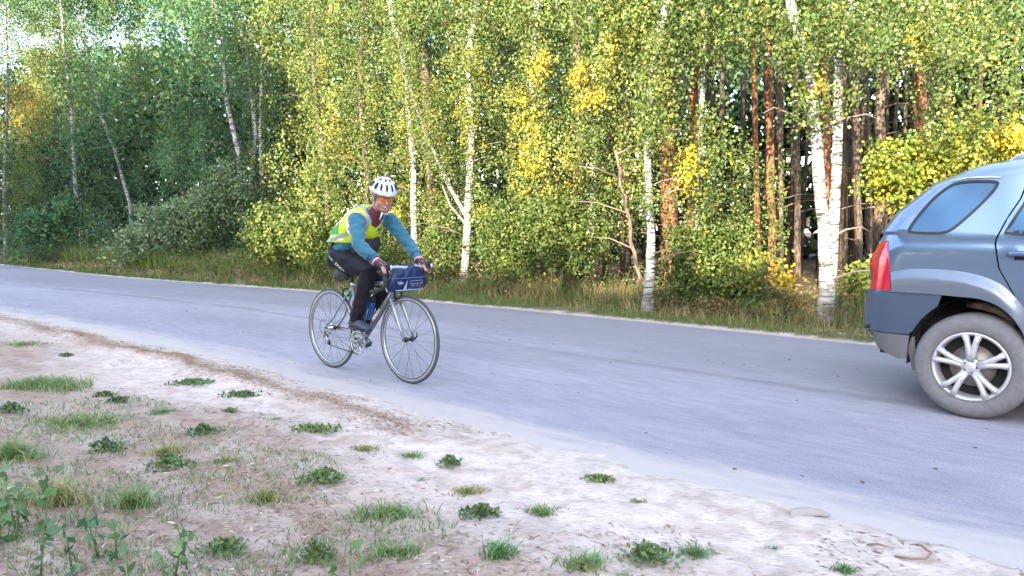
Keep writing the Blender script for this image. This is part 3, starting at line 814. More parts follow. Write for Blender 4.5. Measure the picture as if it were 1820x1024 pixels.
# debris on the near verge: bits of stalk, needles, bark
def debris(n, fn, pal, lmin, lmax, w, name, raise_=.003, align=None):
    X, Y = fn(n); n = len(X); P = np.stack([X, Y, ground_z(X, Y) + raise_], -1)
    a = rng.uniform(0, pi, n) if align is None else align + rng.normal(0, .5, n)
    d = np.stack([np.cos(a), np.sin(a), rng.uniform(-.12, .25, n)], -1); s = np.stack([-np.sin(a), np.cos(a), rng.normal(0, .5, n)], -1)
    L = rng.uniform(lmin, lmax, n)[:, None]; W = w * rng.uniform(.5, 1.6, n)[:, None]
    V = np.stack([P - d * L - s * W * .5, P - s * W, P + d * L, P + s * W], 1).reshape(-1, 3); F = np.arange(4 * n).reshape(-1, 4)
    c = pal[rng.integers(0, len(pal), n)] * rng.uniform(.6, 1.4, (n, 1))
    return kind(link(name, fast_mesh(name, V, F, c), M_litter), 'stuff')
def zone(n, sel):
    r = rng.uniform(1.3, 13, n * 3) ** 1.0; r = 1.3 + (r - 1.3) ** 1.0
    a = rng.uniform(radians(52), radians(132), n * 3); X, Y = r * np.cos(a), r * np.sin(a)
    p, t = pt(X, Y); k = sel(X, Y, p, t); return X[k][:n], Y[k][:n]
AL = atan2(.682, -.731)
BR = np.array([[.26, .17, .11], [.18, .11, .07], [.36, .27, .19], [.45, .38, .30]])
def near_zone(n):
    r = 1.2 + 4.2 * rng.random(n) ** 1.3; a = rng.uniform(radians(48), radians(135), n); X, Y = r * np.cos(a), r * np.sin(a)
    p, t = pt(X, Y); k = (p + .45 * fbm(X * .9, Y * .9, 4, 3) + .5 * rng.random(n) < 2.35) ; return X[k], Y[k]
debris(26000, near_zone, BR, .006, .028, .0022, 'plant_litter', align=None)
def spread(n):
    t = rng.uniform(.2, 12, n); p = pnear(t) - rng.uniform(.1, 2.6, n); X, Y = xy(p, t)
    k = fbm(X * 2.3, Y * 2.3, 3, 2) + .25 * vnoise(X * 9, Y * 9, 1) > .14; return X[k], Y[k]
debris(26000, spread, BR * .8, .005, .022, .0022, 'scattered_litter', align=AL)
def ridge_f(n):
    t = rng.uniform(3.2, 12.5, n); X, Y = xy(pnear(t) - .42 + rng.normal(0, .10, n), t)
    n1 = fbm(X * 1.1, Y * 1.1, 3, 1); k = vnoise(X * 4, Y * 4, 3) > -.22; return X[k], Y[k]
debris(10000, ridge_f, np.array([[.30, .18, .10], [.20, .12, .07], [.38, .25, .16]]), .005, .018, .0022, 'needle_windrow', .004, AL)
def onroad(n):
    t = rng.uniform(-1, 16, n); X, Y = xy(rng.uniform(pnear(t) + .1, pfar(t)), t); return X, Y
def specks(n):
    X, Y = onroad(n); return X, Y
X, Y = onroad(260); P = np.stack([X, Y, np.full(len(X), .004)], -1); V, F = leaf_quads(P, np.full(len(P), .03), down=0)
V[:, 2] = .003 + np.abs(V[:, 2] - .004) * .25
kind(link('leaf_specks', fast_mesh('leaf_specks', V, F, BR[rng.integers(0, 4, len(P))] * .45), M_litter), 'stuff')

# clumps on the sandy verge, each a plant of its own
def clump_grass(w, h, n, pal, flat=.8, bw=.0028):
    a = rng.uniform(0, 2 * pi, n); k0 = rng.uniform(0, 50)
    r = w * .5 * np.clip(np.abs(rng.normal(0, .5, n)), 0, .95) * (1 + .9 * vnoise(a * 1.3 + k0, a * 0 + k0, 1))
    P = np.stack([r * np.cos(a), r * .6 * np.sin(a), 0 * r - .01], -1)
    col = pal[rng.integers(0, len(pal), n)] * rng.uniform(.7, 1.35, (n, 1))
    V, F, c = blades(P, h * rng.uniform(.4, 1.2, n), np.full(n, bw), rng.uniform(.3, 1.0, n) * flat, col)
    return fast_mesh('blades', V, F, c)
def clump_leafy(w, h, n, pal, size=.028):
    a = rng.uniform(0, 2 * pi, n); k0 = rng.uniform(0, 50)
    r = w * .5 * np.clip(np.abs(rng.normal(0, .48, n)), 0, .75) * (1 + .6 * vnoise(a * 1.6 + k0, a * 0 + k0, 1))
    P = np.stack([r * np.cos(a), r * .65 * np.sin(a), h * np.clip(1 - (r / (w * .5)) ** 1.2, .05, 1) * rng.uniform(.2, 1, n) + .006], -1)
    V, F = leaf_quads(P, np.full(n, size), aspect=.7, down=-.15)
    V[:, 2] = np.maximum(V[:, 2], .003)
    return fast_mesh('leaves', V, F, pal[rng.integers(0, len(pal), n)] * rng.uniform(.7, 1.35, (n, 1)))
def tall_weed(h, pal, nst, size):
    Vs = []; Fs = []; Cs = []; b = 0; mb = MB()
    for k in range(nst):
        x, y = rng.normal(0, .05, 2); lx, ly = rng.normal(0, .12, 2) * h; hh = h * rng.uniform(.6, 1.1)
        mb.tube([(x, y, 0), (x + lx * .4, y + ly * .4, hh * .5), (x + lx, y + ly, hh)], [.004, .003, .0015], 5)
        m = int(hh / .035)
        u = np.linspace(.1, 1, m); P = np.stack([x + lx * u ** 1.3, y + ly * u ** 1.3, hh * u], -1); P = np.repeat(P, 3, 0) + rng.normal(0, .006, (m * 3, 3))
        V, F = leaf_quads(P, np.full(len(P), size), aspect=.6, down=.05); Vs.append(V); Fs.append(F + b); b += len(V)
        Cs.append(pal[rng.integers(0, len(pal), len(P))] * rng.uniform(.7, 1.3, (len(P), 1)))
    return fast_mesh('leaves', np.vstack(Vs), np.vstack(Fs), np.vstack(Cs)), mb
GR2 = np.array([[.11, .20, .07], [.14, .23, .08], [.085, .16, .06]]); DK = np.array([[.07, .14, .065], [.09, .17, .08], [.055, .11, .05]]); YL = np.array([[.20, .22, .06], [.28, .26, .10], [.12, .17, .05], [.36, .28, .14]])
MX = np.vstack([GR2 * 1.2, GR2 * 1.1, YL])
TUFTS = [ # px, py(base), width px, type, height factor, label
 (40, 612, 90, 'g', .05, MX, 'thin grass strip farthest up the verge at the left picture edge'),
 (118, 629, 28, 'l', .03, GR2, 'small round weed on pale sand near the far left of the verge'),
 (70, 690, 150, 'g', .13, MX, 'broad patch of green grass on the left side of the verge'),
 (20, 735, 60, 'l', .08, DK, 'dark leafy weed at the left picture edge below the broad grass patch'),
 (186, 702, 42, 'l', .03, DK, 'dark green weed, upper one of two small mats side by side'),
 (210, 713, 44, 'l', .03, DK, 'dark green weed, lower one of two small mats side by side'),
 (140, 752, 150, 'g', .08, MX, 'long ragged band of grass crossing the left of the verge'),
 (292, 734, 62, 'g', .06, GR2, 'compact green grass tuft alone on pale sand left of centre'),
 (362, 768, 58, 'l', .06, DK, 'rounded dark leafy weed on pale sand'),
 (188, 800, 70, 'l', .07, DK, 'bluish green weed below the long band of grass'),
 (302, 828, 92, 'l', .09, GR2, 'large broad leaved weed with yellowish grass at its back'),
 (296, 802, 70, 'g', .09, YL, 'yellowish grass tuft growing out of the large broad leaved weed'),
 (410, 734, 32, 'l', .02, GR2, 'tiny green weed in the middle of the pale sand'),
 (342, 676, 84, 'l', .02, GR2, 'flat sparse creeping weed nearest the road at the left'),
 (432, 700, 80, 'l', .02, DK, 'flat dark creeping weed between the tiny weed and the road'),
 (490, 744, 42, 'g', .03, MX, 'small sparse grass tuft right of the tiny green weed'),
 (556, 764, 104, 'l', .02, MX, 'wide flat mat of creeping weed in the centre of the verge'),
 (576, 862, 96, 'l', .08, GR2, 'bushy bright green weed in the lower centre'),
 (400, 820, 60, 'g', .05, YL, 'pale yellowish tuft right of the large broad leaved weed'),
 (646, 800, 56, 'g', .06, YL, 'brownish grass tuft above and right of the bushy bright weed'),
 (728, 808, 52, 'g', .05, MX, 'low mixed grass tuft between the brownish tuft and the round green one'),
 (798, 824, 52, 'l', .06, GR2, 'round fresh green tuft right of centre'),
 (835, 872, 60, 'g', .06, YL, 'straw coloured grass tuft under the round fresh green one'),
 (750, 850, 40, 'g', .03, GR2, 'small green sprig left of the straw coloured tuft'),
 (855, 922, 80, 'l', .05, DK, 'flat broad leaved dark weed right of the bottom centre'),
 (962, 914, 62, 'g', .07, MX, 'green grass tuft right of the flat dark weed'),
 (690, 918, 110, 'g', .09, MX, 'wide fuzzy grass clump left of the flat dark weed'),
 (470, 888, 70, 'g', .08, YL, 'sparse dry yellow grass left of the bushy bright weed'),
 (888, 996, 60, 'g', .10, GR2, 'upright grass tuft at the bottom edge near the centre'),
 (560, 1000, 80, 'l', .10, GR2, 'green weed at the bottom edge left of the centre'),
 (1150, 996, 110, 'l', .07, GR2, 'greyish leafy weed clump at the lower right of the verge'),
 (1238, 984, 60, 'g', .07, GR2, 'bright green grass tuft next to the greyish leafy clump'),
 (1375, 966, 42, 'g', .03, GR2, 'lone little green tuft at the lower right'),
 (1502, 1008, 44, 'g', .05, GR2, 'rightmost grass tuft at the bottom edge'),
 (1066, 850, 60, 'l', .02, MX, 'thin flat weed close to the road right of centre'),
 (1132, 890, 34, 'g', .04, YL, 'small dry tuft below the thin flat weed'),
 (1040, 1015, 90, 'g', .08, MX, 'grass clump at the bottom edge right of the centre'),
 (25, 820, 110, 'g', .15, MX, 'tall grass at the left picture edge, middle height'),
 (100, 905, 90, 'g', .17, YL, 'tall yellowish grass in the lower left'),
 (240, 905, 70, 'g', .16, MX, 'upright green grass in the lower left beside the leafy nettle'),
 (400, 985, 90, 'l', .06, GR2, 'low leafy weed at the bottom left'),
 (700, 985, 90, 'g', .08, MX, 'loose grass clump at the bottom left of the upright tuft'),
]
for (px, py, w, ty, hf, pal, label) in TUFTS:
    q = on_ground(px, py, .03); D = q[1]; wm = w * D / 1310
    z = float(ground_z(q[0], q[1]))
    nn = int(np.clip(wm * 1100 + 1500 * max(0, wm - .3), 90, 1800))
    if ty == 'g': me = clump_grass(wm * 1.25, hf * .72, int(nn * 1.6), pal * 1.25, 1.15)
    else: me = clump_leafy(wm * 1.25, hf * .8, int(nn * 1.25), np.vstack([pal, YL[:1]]), .022 if wm > .12 else .016)
    o = link('grass_tuft' if ty == 'g' else 'weed', me, M_grass); o.location = (q[0], q[1], z - .002)
    thing(o, label, 'grass' if ty == 'g' else 'weed', 'plants on the sandy verge')
for (px, py, h, n, pal, size, label) in [(150, 1010, .2, 4, DK * 1.2, .045, 'tall leafy nettle with blue green leaves in the lower left'), (25, 960, .22, 6, GR2, .05, 'tall green nettle in the lower left corner'), (300, 1035, .16, 4, GR2, .04, 'short nettle at the bottom edge right of the tall ones'), (620, 1040, .12, 3, GR2, .04, 'small leafy weed at the bottom edge below the wide clump')]:
    q = on_ground(px, py, .05); z = float(ground_z(q[0], q[1])); root = empty('nettle', (q[0], q[1], z)); thing(root, label, 'weed')
    me, mb = tall_weed(h, pal, n, size); link('leaves', me, M_grass, root); kind(mb.build('stems', mat('nettle_stem', (.12, .17, .05), .7), root), 'stuff')
# small green growth over the litter zone
def lowgreen(n):
    r = 1.3 + 4.5 * rng.random(n); a = rng.uniform(radians(60), radians(135), n); X, Y = r * np.cos(a), r * np.sin(a)
    p, t = pt(X, Y); k = (p < 2.0) & (fbm(X * 2.2, Y * 2.2, 3, 5) + .16 * np.clip(-X, -1, 1.5) > .13); return X[k], Y[k]
X, Y = lowgreen(40000); n = len(X); P = np.stack([X, Y, ground_z(X, Y)], -1)
col = MX[rng.integers(0, len(MX), n)] * rng.uniform(.8, 1.4, (n, 1))
V, F, c = blades(P, rng.uniform(.01, .04, n), np.full(n, .0022), rng.uniform(.3, 1, n), col)
kind(link('low_grass', fast_mesh('low_grass', V, F, c), M_grass), 'stuff')
# the broken edge slab with its small hollow and the curled dead twigs
def stick(px, py, pts, r, label):
    q = on_ground(px, py, .02); z = float(ground_z(q[0], q[1]))
    mb = MB(); mb.tube([(a, b, c + r) for a, b, c in pts], [r] * (len(pts) - 1) + [r * .4], 6)
    o = mb.build('dead_twig', mat('dead_wood', (.26, .17, .11), .9, vary=.3)); o.location = (q[0], q[1], z); thing(o, label, 'twig')
stick(1625, 990, [(-.07, 0, 0), (-.03, -.03, .004), (.02, -.035, .006), (.06, .0, .012), (.045, .05, .02), (.02, .07, .012)], .0045, 'curled brown twig on the sand at the lower right')
stick(1560, 975, [(-.03, .02, .0), (0, 0, .012), (.05, -.02, .004)], .005, 'short brown twig left of the curled one')
q = on_ground(1445, 912, .03)
mb = MB(); pts = []
for k in range(11):
    a = radians(20 + 170 * k / 10); pts.append((cos(a) * .08, sin(a) * .05, -.004 + .004 * sin(a)))
mb.tube(pts, [.008 + .014 * sin(pi * k / 10) for k in range(11)], 8, rn=[.003 + .006 * sin(pi * k / 10) for k in range(11)])
o = mb.build('sand_lump', mat('caked_sand', (.34, .29, .265), .95, vary=.15, bump=.5)); o.location = (q[0], q[1], float(ground_z(q[0], q[1])) + .004)
thing(o, 'pale curved lump of caked sand at the road edge on the lower right', 'lump of sand')
# ------------------------------------------------------------ bicycle (local: x forward, y to the rider's left, z up; origin under the crank)
BO = (-1.246, 6.038, 0.0); BA = radians(-41.7)
silver = mat('silver_paint', (.27, .28, .31), .3, .5, coat=.6); grey = mat('graphite_paint', (.10, .10, .12), .35, .3, coat=.6)
black = mat('black_rubber', (.022, .022, .025), .75); blk_m = mat('black_metal', (.03, .03, .033), .4, .6)
tyre_m = mat('road_tyre', (.055, .06, .07), .8); alu = mat('aluminium', (.62, .63, .66), .28, .9)
green_m = mat('green_decal', (.03, .45, .12), .4); white_m = mat('white_print', (.8, .8, .82), .6)
bike = empty('racing_bicycle', BO, BA); thing(bike, 'silver and graphite racing bicycle with drop bars under the rider', 'bicycle')
RA = Vector((-.412, 0, .342)); FA = Vector((.606, 0, .342)); BB = Vector((.015, 0, .265)); STT = Vector((-.105, 0, .735))
HB = Vector((.425, 0, .69)); HT = Vector((.392, 0, .80))
mb = MB()
mb.tube([BB, STT], .016, 12); mb.tube([STT + Vector((.0, 0, -.01)), HT + Vector((.003, 0, -.03))], [.016, .015], 12, axis=(0, 1, 0), rn=[.014, .017])
mb.tube([HB, HT], .022, 14)
for s in (-1, 1):
    mb.tube([STT + Vector((-.004, 0, -.02)), STT + Vector((-.03, .018 * s, -.06)), Vector((-.30, .055 * s, .45)), RA + Vector((.0, .066 * s, .01))], [.009, .0085, .008, .009], 8)
    mb.tube([BB + Vector((-.01, .03 * s, 0)), Vector((-.1, .045 * s, .275)), RA + Vector((.02, .066 * s, -.005))], [.010, .009, .008], 8)
    mb.box(RA + Vector((.0, .066 * s, -.004)), (.016, .003, .018))
mb.tube([(BB.x, -.036, BB.z), (BB.x, .036, BB.z)], .021, 16)
mb.build('frame', silver, bike)
o = MB().tube([BB + Vector((.01, 0, .005)), Vector((.2, 0, .463)), HB + Vector((-.006, 0, .012))], [.019, .024, .023], 14, axis=(0, 1, 0), rn=[.021, .026, .024]).build('down_tube', grey, bike)
for s in (-1, 1):
    MB().tube([Vector((-.138, .020 * s, .667)), Vector((-.165, .024 * s, .629))], .0098, 10).build('green_band', green_m, bike)
fork = MB(); 
for s in (-1, 1):
    fork.tube([HB + Vector((.004, .012 * s, -.008)), HB + Vector((.02, .044 * s, -.05)), Vector((.50, .052 * s, .55)), Vector((.56, .052 * s, .43)), FA + Vector((0, .052 * s, 0))], [.017, .015, .014, .011, .008], 10, axis=(0, 1, 0), rn=[.017, .019, .018, .013, .009])
fork.tube([HB + Vector((-.004, 0, .012)), HB + Vector((.006, 0, -.022))], .021, 12)
fo = fork.build('fork', silver, bike)
def txt(s, size, m, parent, loc, X, Y, name='lettering', ext=.0006, shear=0.0, align='CENTER'):
    cu = bpy.data.curves.new('t', 'FONT'); cu.body = s; cu.size = size; cu.extrude = ext; cu.align_x = align; cu.align_y = 'CENTER'; cu.shear = shear
    o = bpy.data.objects.new('t', cu); C.objects.link(o)
    me = bpy.data.meshes.new_from_object(o.evaluated_get(bpy.context.evaluated_depsgraph_get()))
    bpy.data.objects.remove(o)
    X = Vector(X).normalized(); Y = Vector(Y); Y = (Y - X * Y.dot(X)).normalized(); Z = X.cross(Y)
    R = Matrix((X, Y, Z)).transposed().to_4x4()
    me.transform(Matrix.Translation(Vector(loc)) @ R)
    return link(name, me, m, parent)
dt = (HB - BB).normalized()
txt('MERIDA', .038, white_m, bike, Vector((.235, -.0265, .505)), dt, Vector((0, 0, 1)), 'frame_lettering', shear=.3)
txt('RIDE', .022, grey, bike, Vector((.527, -.0685, .50)), Vector((.3, 0, -.95)), Vector((.95, 0, .3)), 'fork_lettering')
rimA = [(.300, -.006), (.306, -.0105), (.322, -.0115), (.325, -.009), (.325, .009), (.322, .0115), (.306, .0105), (.300, .006)]
wheels = []
for nm, A, ns in (('front', FA, 18), ('rear', RA, 24)):
    w = empty('wheel', tuple(A), 0, bike)
    prof = [(.331 + .0125 * cos(a), .0125 * sin(a)) for a in [2 * pi * k / 12 for k in range(12)]]
    MB().lathe_y(prof, (0, 0, 0), 72, True).build('tyre', tyre_m, w)
    MB().lathe_y(rimA, (0, 0, 0), 72, True).build('rim', alu, w)
    bt = MB(); 
    for s in (-1, 1): bt.lathe_y([(.301, .0108 * s), (.307, .0112 * s)], (0, 0, 0), 72)
    bt.build('rim_decal', blk_m, w)
    hub = MB(); hub.tube([(0, -.05, 0), (0, -.036, 0), (0, -.034, 0), (0, -.028, 0), (0, -.026, 0), (0, .026, 0), (0, .028, 0), (0, .034, 0), (0, .036, 0), (0, .05, 0)], [.009, .009, .021, .021, .012, .012, .021, .021, .009, .009], 16)
    hub.tube([(0, -.062, 0), (0, -.05, 0)], [.008, .008], 10); hub.tube([(0, .05, 0), (0, .064, 0)], [.008, .009], 10)
    hub.build('hub', blk_m, w)
    if nm == 'front': MB().tube([(0, .062, 0), (.012, .07, .02), (.008, .072, .05)], [.006, .006, .004], 8, axis=(0, 1, 0)).build('quick_release', blk_m, w)
    spm = None
    for k in range(ns):
        a = 2 * pi * k / ns; s = 1 if k % 2 else -1
        if spm is None:
            spm = {}
        if s not in spm:
            spm[s] = MB().tube([(.019, .031 * s, 0), (.302, 0, 0)], .0010, 4).mesh('spoke')
        q = link('spoke', spm[s], alu if False else blk_m, w); q.rotation_euler = (0, a, 0)
    MB().tube([(-.004, 0, .298), (-.004, 0, .258)], .002, 5).build('valve', alu, w)
    wheels.append(w)
# cassette and rear derailleur
cs = MB()
for k in range(8): cs.lathe_y([(.0, -.020 - k * .0037), (.05 - k * .0035, -.020 - k * .0037), (.05 - k * .0035, -.0215 - k * .0037), (.0, -.0215 - k * .0037)], tuple(RA), 30)
cs.build('cassette', alu, bike)
d = MB(); d.box((-.418, -.075, .305), (.014, .012, .018)); d.box((-.43, -.078, .283), (.018, .010, .012), Matrix.Rotation(.6, 3, 'Y')); d.tube([(-.40, -.070, .285), (-.372, -.066, .235)], [.008, .006], 8)
d.build('rear_derailleur', alu, bike)
for q in ((-.398, -.062, .278), (-.368, -.062, .228)):
    MB().lathe_y([(0, -.004), (.020, -.004), (.020, .004), (0, .004)], q, 16).build('jockey_wheel', blk_m, bike)
MB().tube([(-.44, -.08, .30), (-.475, -.078, .34), (-.47, -.075, .40), (-.43, -.07, .42), (-.41, -.06, .41)], .0025, 6).build('gear_cable', black, bike)
# chainset
ch = MB()
for k, (r, y) in enumerate(((.098, -.046), (.076, -.038))):
    m = 44; vs = []
    prof = [(r - .012, y - .0015), (r, y - .0015), (r, y + .0015), (r - .012, y + .0015)]
    ch.lathe_y(prof, tuple(BB), 60, True)
for k in range(5):
    a = 2 * pi * k / 5 + .3; ch.tube([BB + Vector((0, -.045, 0)), BB + Vector((cos(a) * .088, -.045, sin(a) * .088))], [.013, .007], 8, axis=(0, 1, 0), rn=[.003, .003])
ch.tube([(BB.x, -.062, BB.z), (BB.x, -.034, BB.z)], .016, 14)
ch.build('chainring', alu, bike)
CA = radians(27)
PR = BB + Vector((cos(CA) * .17, -.075, sin(CA) * .17)); PL = BB + Vector((-cos(CA) * .17, .075, -sin(CA) * .17))
for s, P in ((-1, PR), (1, PL)):
    MB().tube([BB + Vector((0, .062 * s, 0)), P - Vector((0, .0 * s, 0))], [.015, .010], 10, axis=(0, 1, 0), rn=[.009, .007]).build('crank_arm', alu, bike)
    pd = MB(); pd.tube([P, P + Vector((0, .07 * s, 0))], .006, 8); pd.box(P + Vector((0, .045 * s, 0)), (.042, .028, .010), Matrix.Rotation(-.1, 3, 'Y')); pd.build('pedal', alu, bike)
cc = MB(); cc.tube([(BB.x, -.045, BB.z + .098), (-.412, -.045, .342 + .035)], .0045, 6, axis=(0, 1, 0), rn=.004)
cc.tube([(BB.x, -.045, BB.z - .098), (-.368, -.062, .210)], .0045, 6, axis=(0, 1, 0)); cc.tube([(-.350, -.062, .235), (-.41, -.062, .27), (-.42, -.055, .305)], .0045, 6)
cc.build('chain', blk_m, bike)
# brakes
for P, nm in ((Vector((.468, 0, .685)), 'f'), (Vector((-.205, 0, .665)), 'r')):
    br = MB()
    for s in (-1, 1):
        br.tube([P + Vector((0, 0, .03)), P + Vector((.012, .030 * s, .022)), P + Vector((.012, .036 * s, -.012)), P + Vector((.008, .018 * s, -.030))], [.009, .009, .008, .006], 8)
        br.box(P + Vector((.008, .018 * s, -.032)), (.026, .004, .006))
    br.build('brake_caliper', blk_m, bike)
MB().box((-.06, -.02, .335), (.012, .004, .03)).build('front_derailleur', blk_m, bike)
# seat post, saddle
MB().tube([STT, (-.122, 0, .83)], [.0145, .0135], 12).build('seat_post', blk_m, bike)
MB().tube([STT + Vector((.002, 0, -.012)), STT + Vector((-.002, 0, .012))], .0195, 14).build('seat_clamp', alu, bike)
sa = MB(); sa.tube([(-.265, 0, .872), (-.24, 0, .873), (-.2, 0, .868), (-.12, 0, .862), (-.04, 0, .862), (.005, 0, .858), (.018, 0, .852)], [.045, .07, .072, .045, .024, .02, .010], 16, axis=(0, 1, 0), rn=[.012, .020, .022, .02, .016, .014, .008])
for s in (-1, 1): sa.tube([(-.22, .022 * s, .855), (-.16, .022 * s, .832), (-.1, .022 * s, .832), (-.03, .018 * s, .848)], .0035, 6)
sa.build('saddle', black, bike)
# handlebar
hb = MB()
hb.tube([HT, HT + Vector((-.006, 0, .02))], .022, 12); hb.tube([HT + Vector((-.004, 0, .012)), (.46, 0, .862)], [.019, .02], 12)
hb.tube([(.46, -.10, .862), (.46, .10, .862)], .0155, 12); hb.build('stem', blk_m, bike)
for s in (-1, 1):
    bar = MB(); bar.tube([(.46, .09 * s, .862), (.465, .165 * s, .864), (.49, .192 * s, .866), (.53, .2 * s, .868), (.565, .2 * s, .855), (.585, .2 * s, .82), (.578, .2 * s, .775), (.54, .2 * s, .740), (.48, .2 * s, .725), (.405, .2 * s, .712)], [.0155, .0165, .017, .017, .017, .017, .0165, .016, .016, .016], 12)
    bar.build('drop_bar', black, bike)
for s in (-1, 1):
    MB().tube([(.545, .2 * s, .872), (.58, .2 * s, .890), (.615, .2 * s, .905), (.634, .2 * s, .935), (.640, .2 * s, .952)], [.019, .021, .021, .018, .011], 12, axis=(0, 1, 0), rn=[.017, .02, .021, .017, .009]).build('brake_hood', black, bike)
    MB().tube([(.625, .2 * s, .915), (.652, .2 * s, .875), (.655, .205 * s, .83), (.642, .212 * s, .79)], [.010, .010, .008, .006], 8, axis=(0, 1, 0), rn=.006).build('brake_lever', blk_m, bike)
    MB().ell((.648, .2 * s, .905), (.011, .010, .02)).build('lever_badge', alu, bike)
    MB().tube([(.61, .188 * s, .91), (.66, .15 * s, .93), (.60, .06 * s, .94), (.5, .03 * s, .88), (.45, .01 * s, .78)], .0025, 6).build('brake_cable', black, bike)
for s in (-1, 1):
    MB().tube([(.085 + .0, .034 * s, .42), (.15, .038 * s, .55)], .0025, 6).build('bottle_cage', alu, bike)

# things carried on the bicycle
def put(name, label, cat): 
    e = empty(name, BO, BA); thing(e, label, cat); return e
bot = put('water_bottle', 'blue water bottle with a black cap in the cage on the down tube', 'bottle')
bu = Vector((.43, 0, .80)).normalized(); b0 = Vector((.075, 0, .465))
MB().tube([b0, b0 + bu * .005, b0 + bu * .09, b0 + bu * .105, b0 + bu * .12, b0 + bu * .155, b0 + bu * .165], [.030, .034, .034, .029, .033, .033, .028], 20).build('bottle_body', mat('blue_plastic', (.02, .12, .42), .25, trans=.2), bot)
MB().tube([b0 + bu * .165, b0 + bu * .185, b0 + bu * .195, b0 + bu * .21, b0 + bu * .22], [.030, .030, .022, .014, .010], 20).build('bottle_cap', black, bot)
sb = put('saddle_bag', 'small black saddle bag hanging behind the seat post', 'bag')
m_ = MB(); m_.tube([(-.335, 0, .80), (-.325, 0, .80), (-.27, 0, .80), (-.18, 0, .81), (-.15, 0, .82)], [.02, .038, .045, .038, .02], 14, axis=(0, 1, 0), rn=[.03, .046, .054, .042, .02]); m_.build('bag_body', mat('black_nylon', (.035, .035, .045), .7, bump=.4, scale=40), sb)
MB().box((-.30, 0, .80), (.004, .047, .010)).build('strap', mat('grey_webbing', (.18, .18, .2), .8), sb)
hbag = put('handlebar_bag', 'blue roll top handlebar bag with white print on its lower front', 'bag')
blue_hi = mat('blue_ripstop', (.003, .013, .065), .4, bump=.5, scale=22, dist=.012); navy = mat('navy_ripstop', (.002, .006, .034), .5, bump=.25, scale=26, dist=.006)
def bagpts():
    # rounded slab: x depth, y across, z up
    m = MB(); NY = 26; prof = []
    for k in range(40):
        a = 2 * pi * k / 40; c, s_ = cos(a), sin(a)
        prof.append((.556 + .052 * np.sign(c) * abs(c) ** .62, .808 + .098 * np.sign(s_) * abs(s_) ** .7))
    vs = []
    for j in range(NY + 1):
        y = -.178 + .356 * j / NY; e = 1 - abs(2 * j / NY - 1) ** 6 * .30
        for k, (x, z) in enumerate(prof):
            w = .006 * mnoise.noise(Vector((x * 22, y * 22, z * 22))) * (1.6 if z > .83 else .4)
            zz = .808 + (z - .808) * e + (.012 * sin(y * 26) if z > .86 else 0)
            vs.append(((.556 + (x - .556) * e) + w, y, zz + w))
    fs = []
    for j in range(NY):
        for k in range(40): fs.append((j * 40 + k, j * 40 + (k + 1) % 40, (j + 1) * 40 + (k + 1) % 40, (j + 1) * 40 + k))
    fs.append(tuple(range(40))[::-1]); fs.append(tuple(NY * 40 + k for k in range(40)))
    m.add(vs, fs); return m
bm_ = bagpts(); me = bm_.mesh('bag_body'); link('bag_body', me, blue_hi, hbag)
lowp = extract(me, lambda c, n: c.z < .818 and c.x > .545, .0025, 'lower_panel'); link('lower_panel', lowp, navy, hbag)
MB().tube([(.565, -.178, .893), (.57, -.1, .902), (.575, 0, .894), (.57, .1, .902), (.565, .178, .893)], .013, 10).build('rolled_top', mat('grey_webbing_shiny', (.38, .42, .5), .4, bump=.6, scale=60, dist=.008), hbag)
MB().box((.59, .055, .888), (.008, .02, .012)).build('buckle', alu, hbag)
for s in (-1, 1):
    MB().tube([(.565, .176 * s, .885), (.558, .184 * s, .82), (.558, .180 * s, .735), (.565, .168 * s, .715)], [.006] * 4, 8, axis=(1, 0, 0), rn=.003).build('side_strap', mat('pale_piping', (.6, .62, .68), .6), hbag)
print_m = mat('pale_print', (.26, .29, .42), .6)
FX = .6140
txt('Onega Open 2024', .0175, print_m, hbag, (FX, .072, .772), (0, 1, 0), (0, 0, 1), 'print_line', shear=.35)
txt('XV VELO MARATHON', .0135, print_m, hbag, (FX, .072, .793), (0, 1, 0), (0, 0, 1), 'print_line')
txt('600 km  Petrozavodsk', .011, print_m, hbag, (FX, .072, .754), (0, 1, 0), (0, 0, 1), 'print_line')
lg = MB(); lg.box((FX, -.085, .782), (.001, .026, .007)); lg.box((FX, -.085, .797), (.001, .003, .003))
lg.box((FX, -.108, .785), (.001, .004, .010)); lg.box((FX, -.062, .781), (.001, .004, .010)); lg.box((FX, -.085, .768), (.001, .010, .002)); lg.build('logo', print_m, hbag)
sk = MB(); xs = FX
sk.add([(xs, -.062, .727), (xs, -.030, .727), (xs, -.014, .80), (xs, -.017, .80)], [(0, 1, 2, 3)])
sk.add([(xs, -.014, .727), (xs, -.002, .727), (xs, .004, .748)], [(0, 1, 2)]); sk.add([(xs, .006, .727), (xs, .016, .727), (xs, .020, .742)], [(0, 1, 2)]); sk.add([(xs, .10, .727), (xs, .108, .727), (xs, .106, .745)], [(0, 1, 2)])
sk.add([(xs, -.13, .722), (xs, .13, .722), (xs, .11, .729), (xs, -.13, .731)], [(0, 1, 2, 3)])
sk.build('skyline_print', print_m, hbag)
MB().box((.609, 0, .818), (.002, .165, .0015)).build('panel_seam', mat('seam_blue', (.15, .22, .45), .5), hbag)

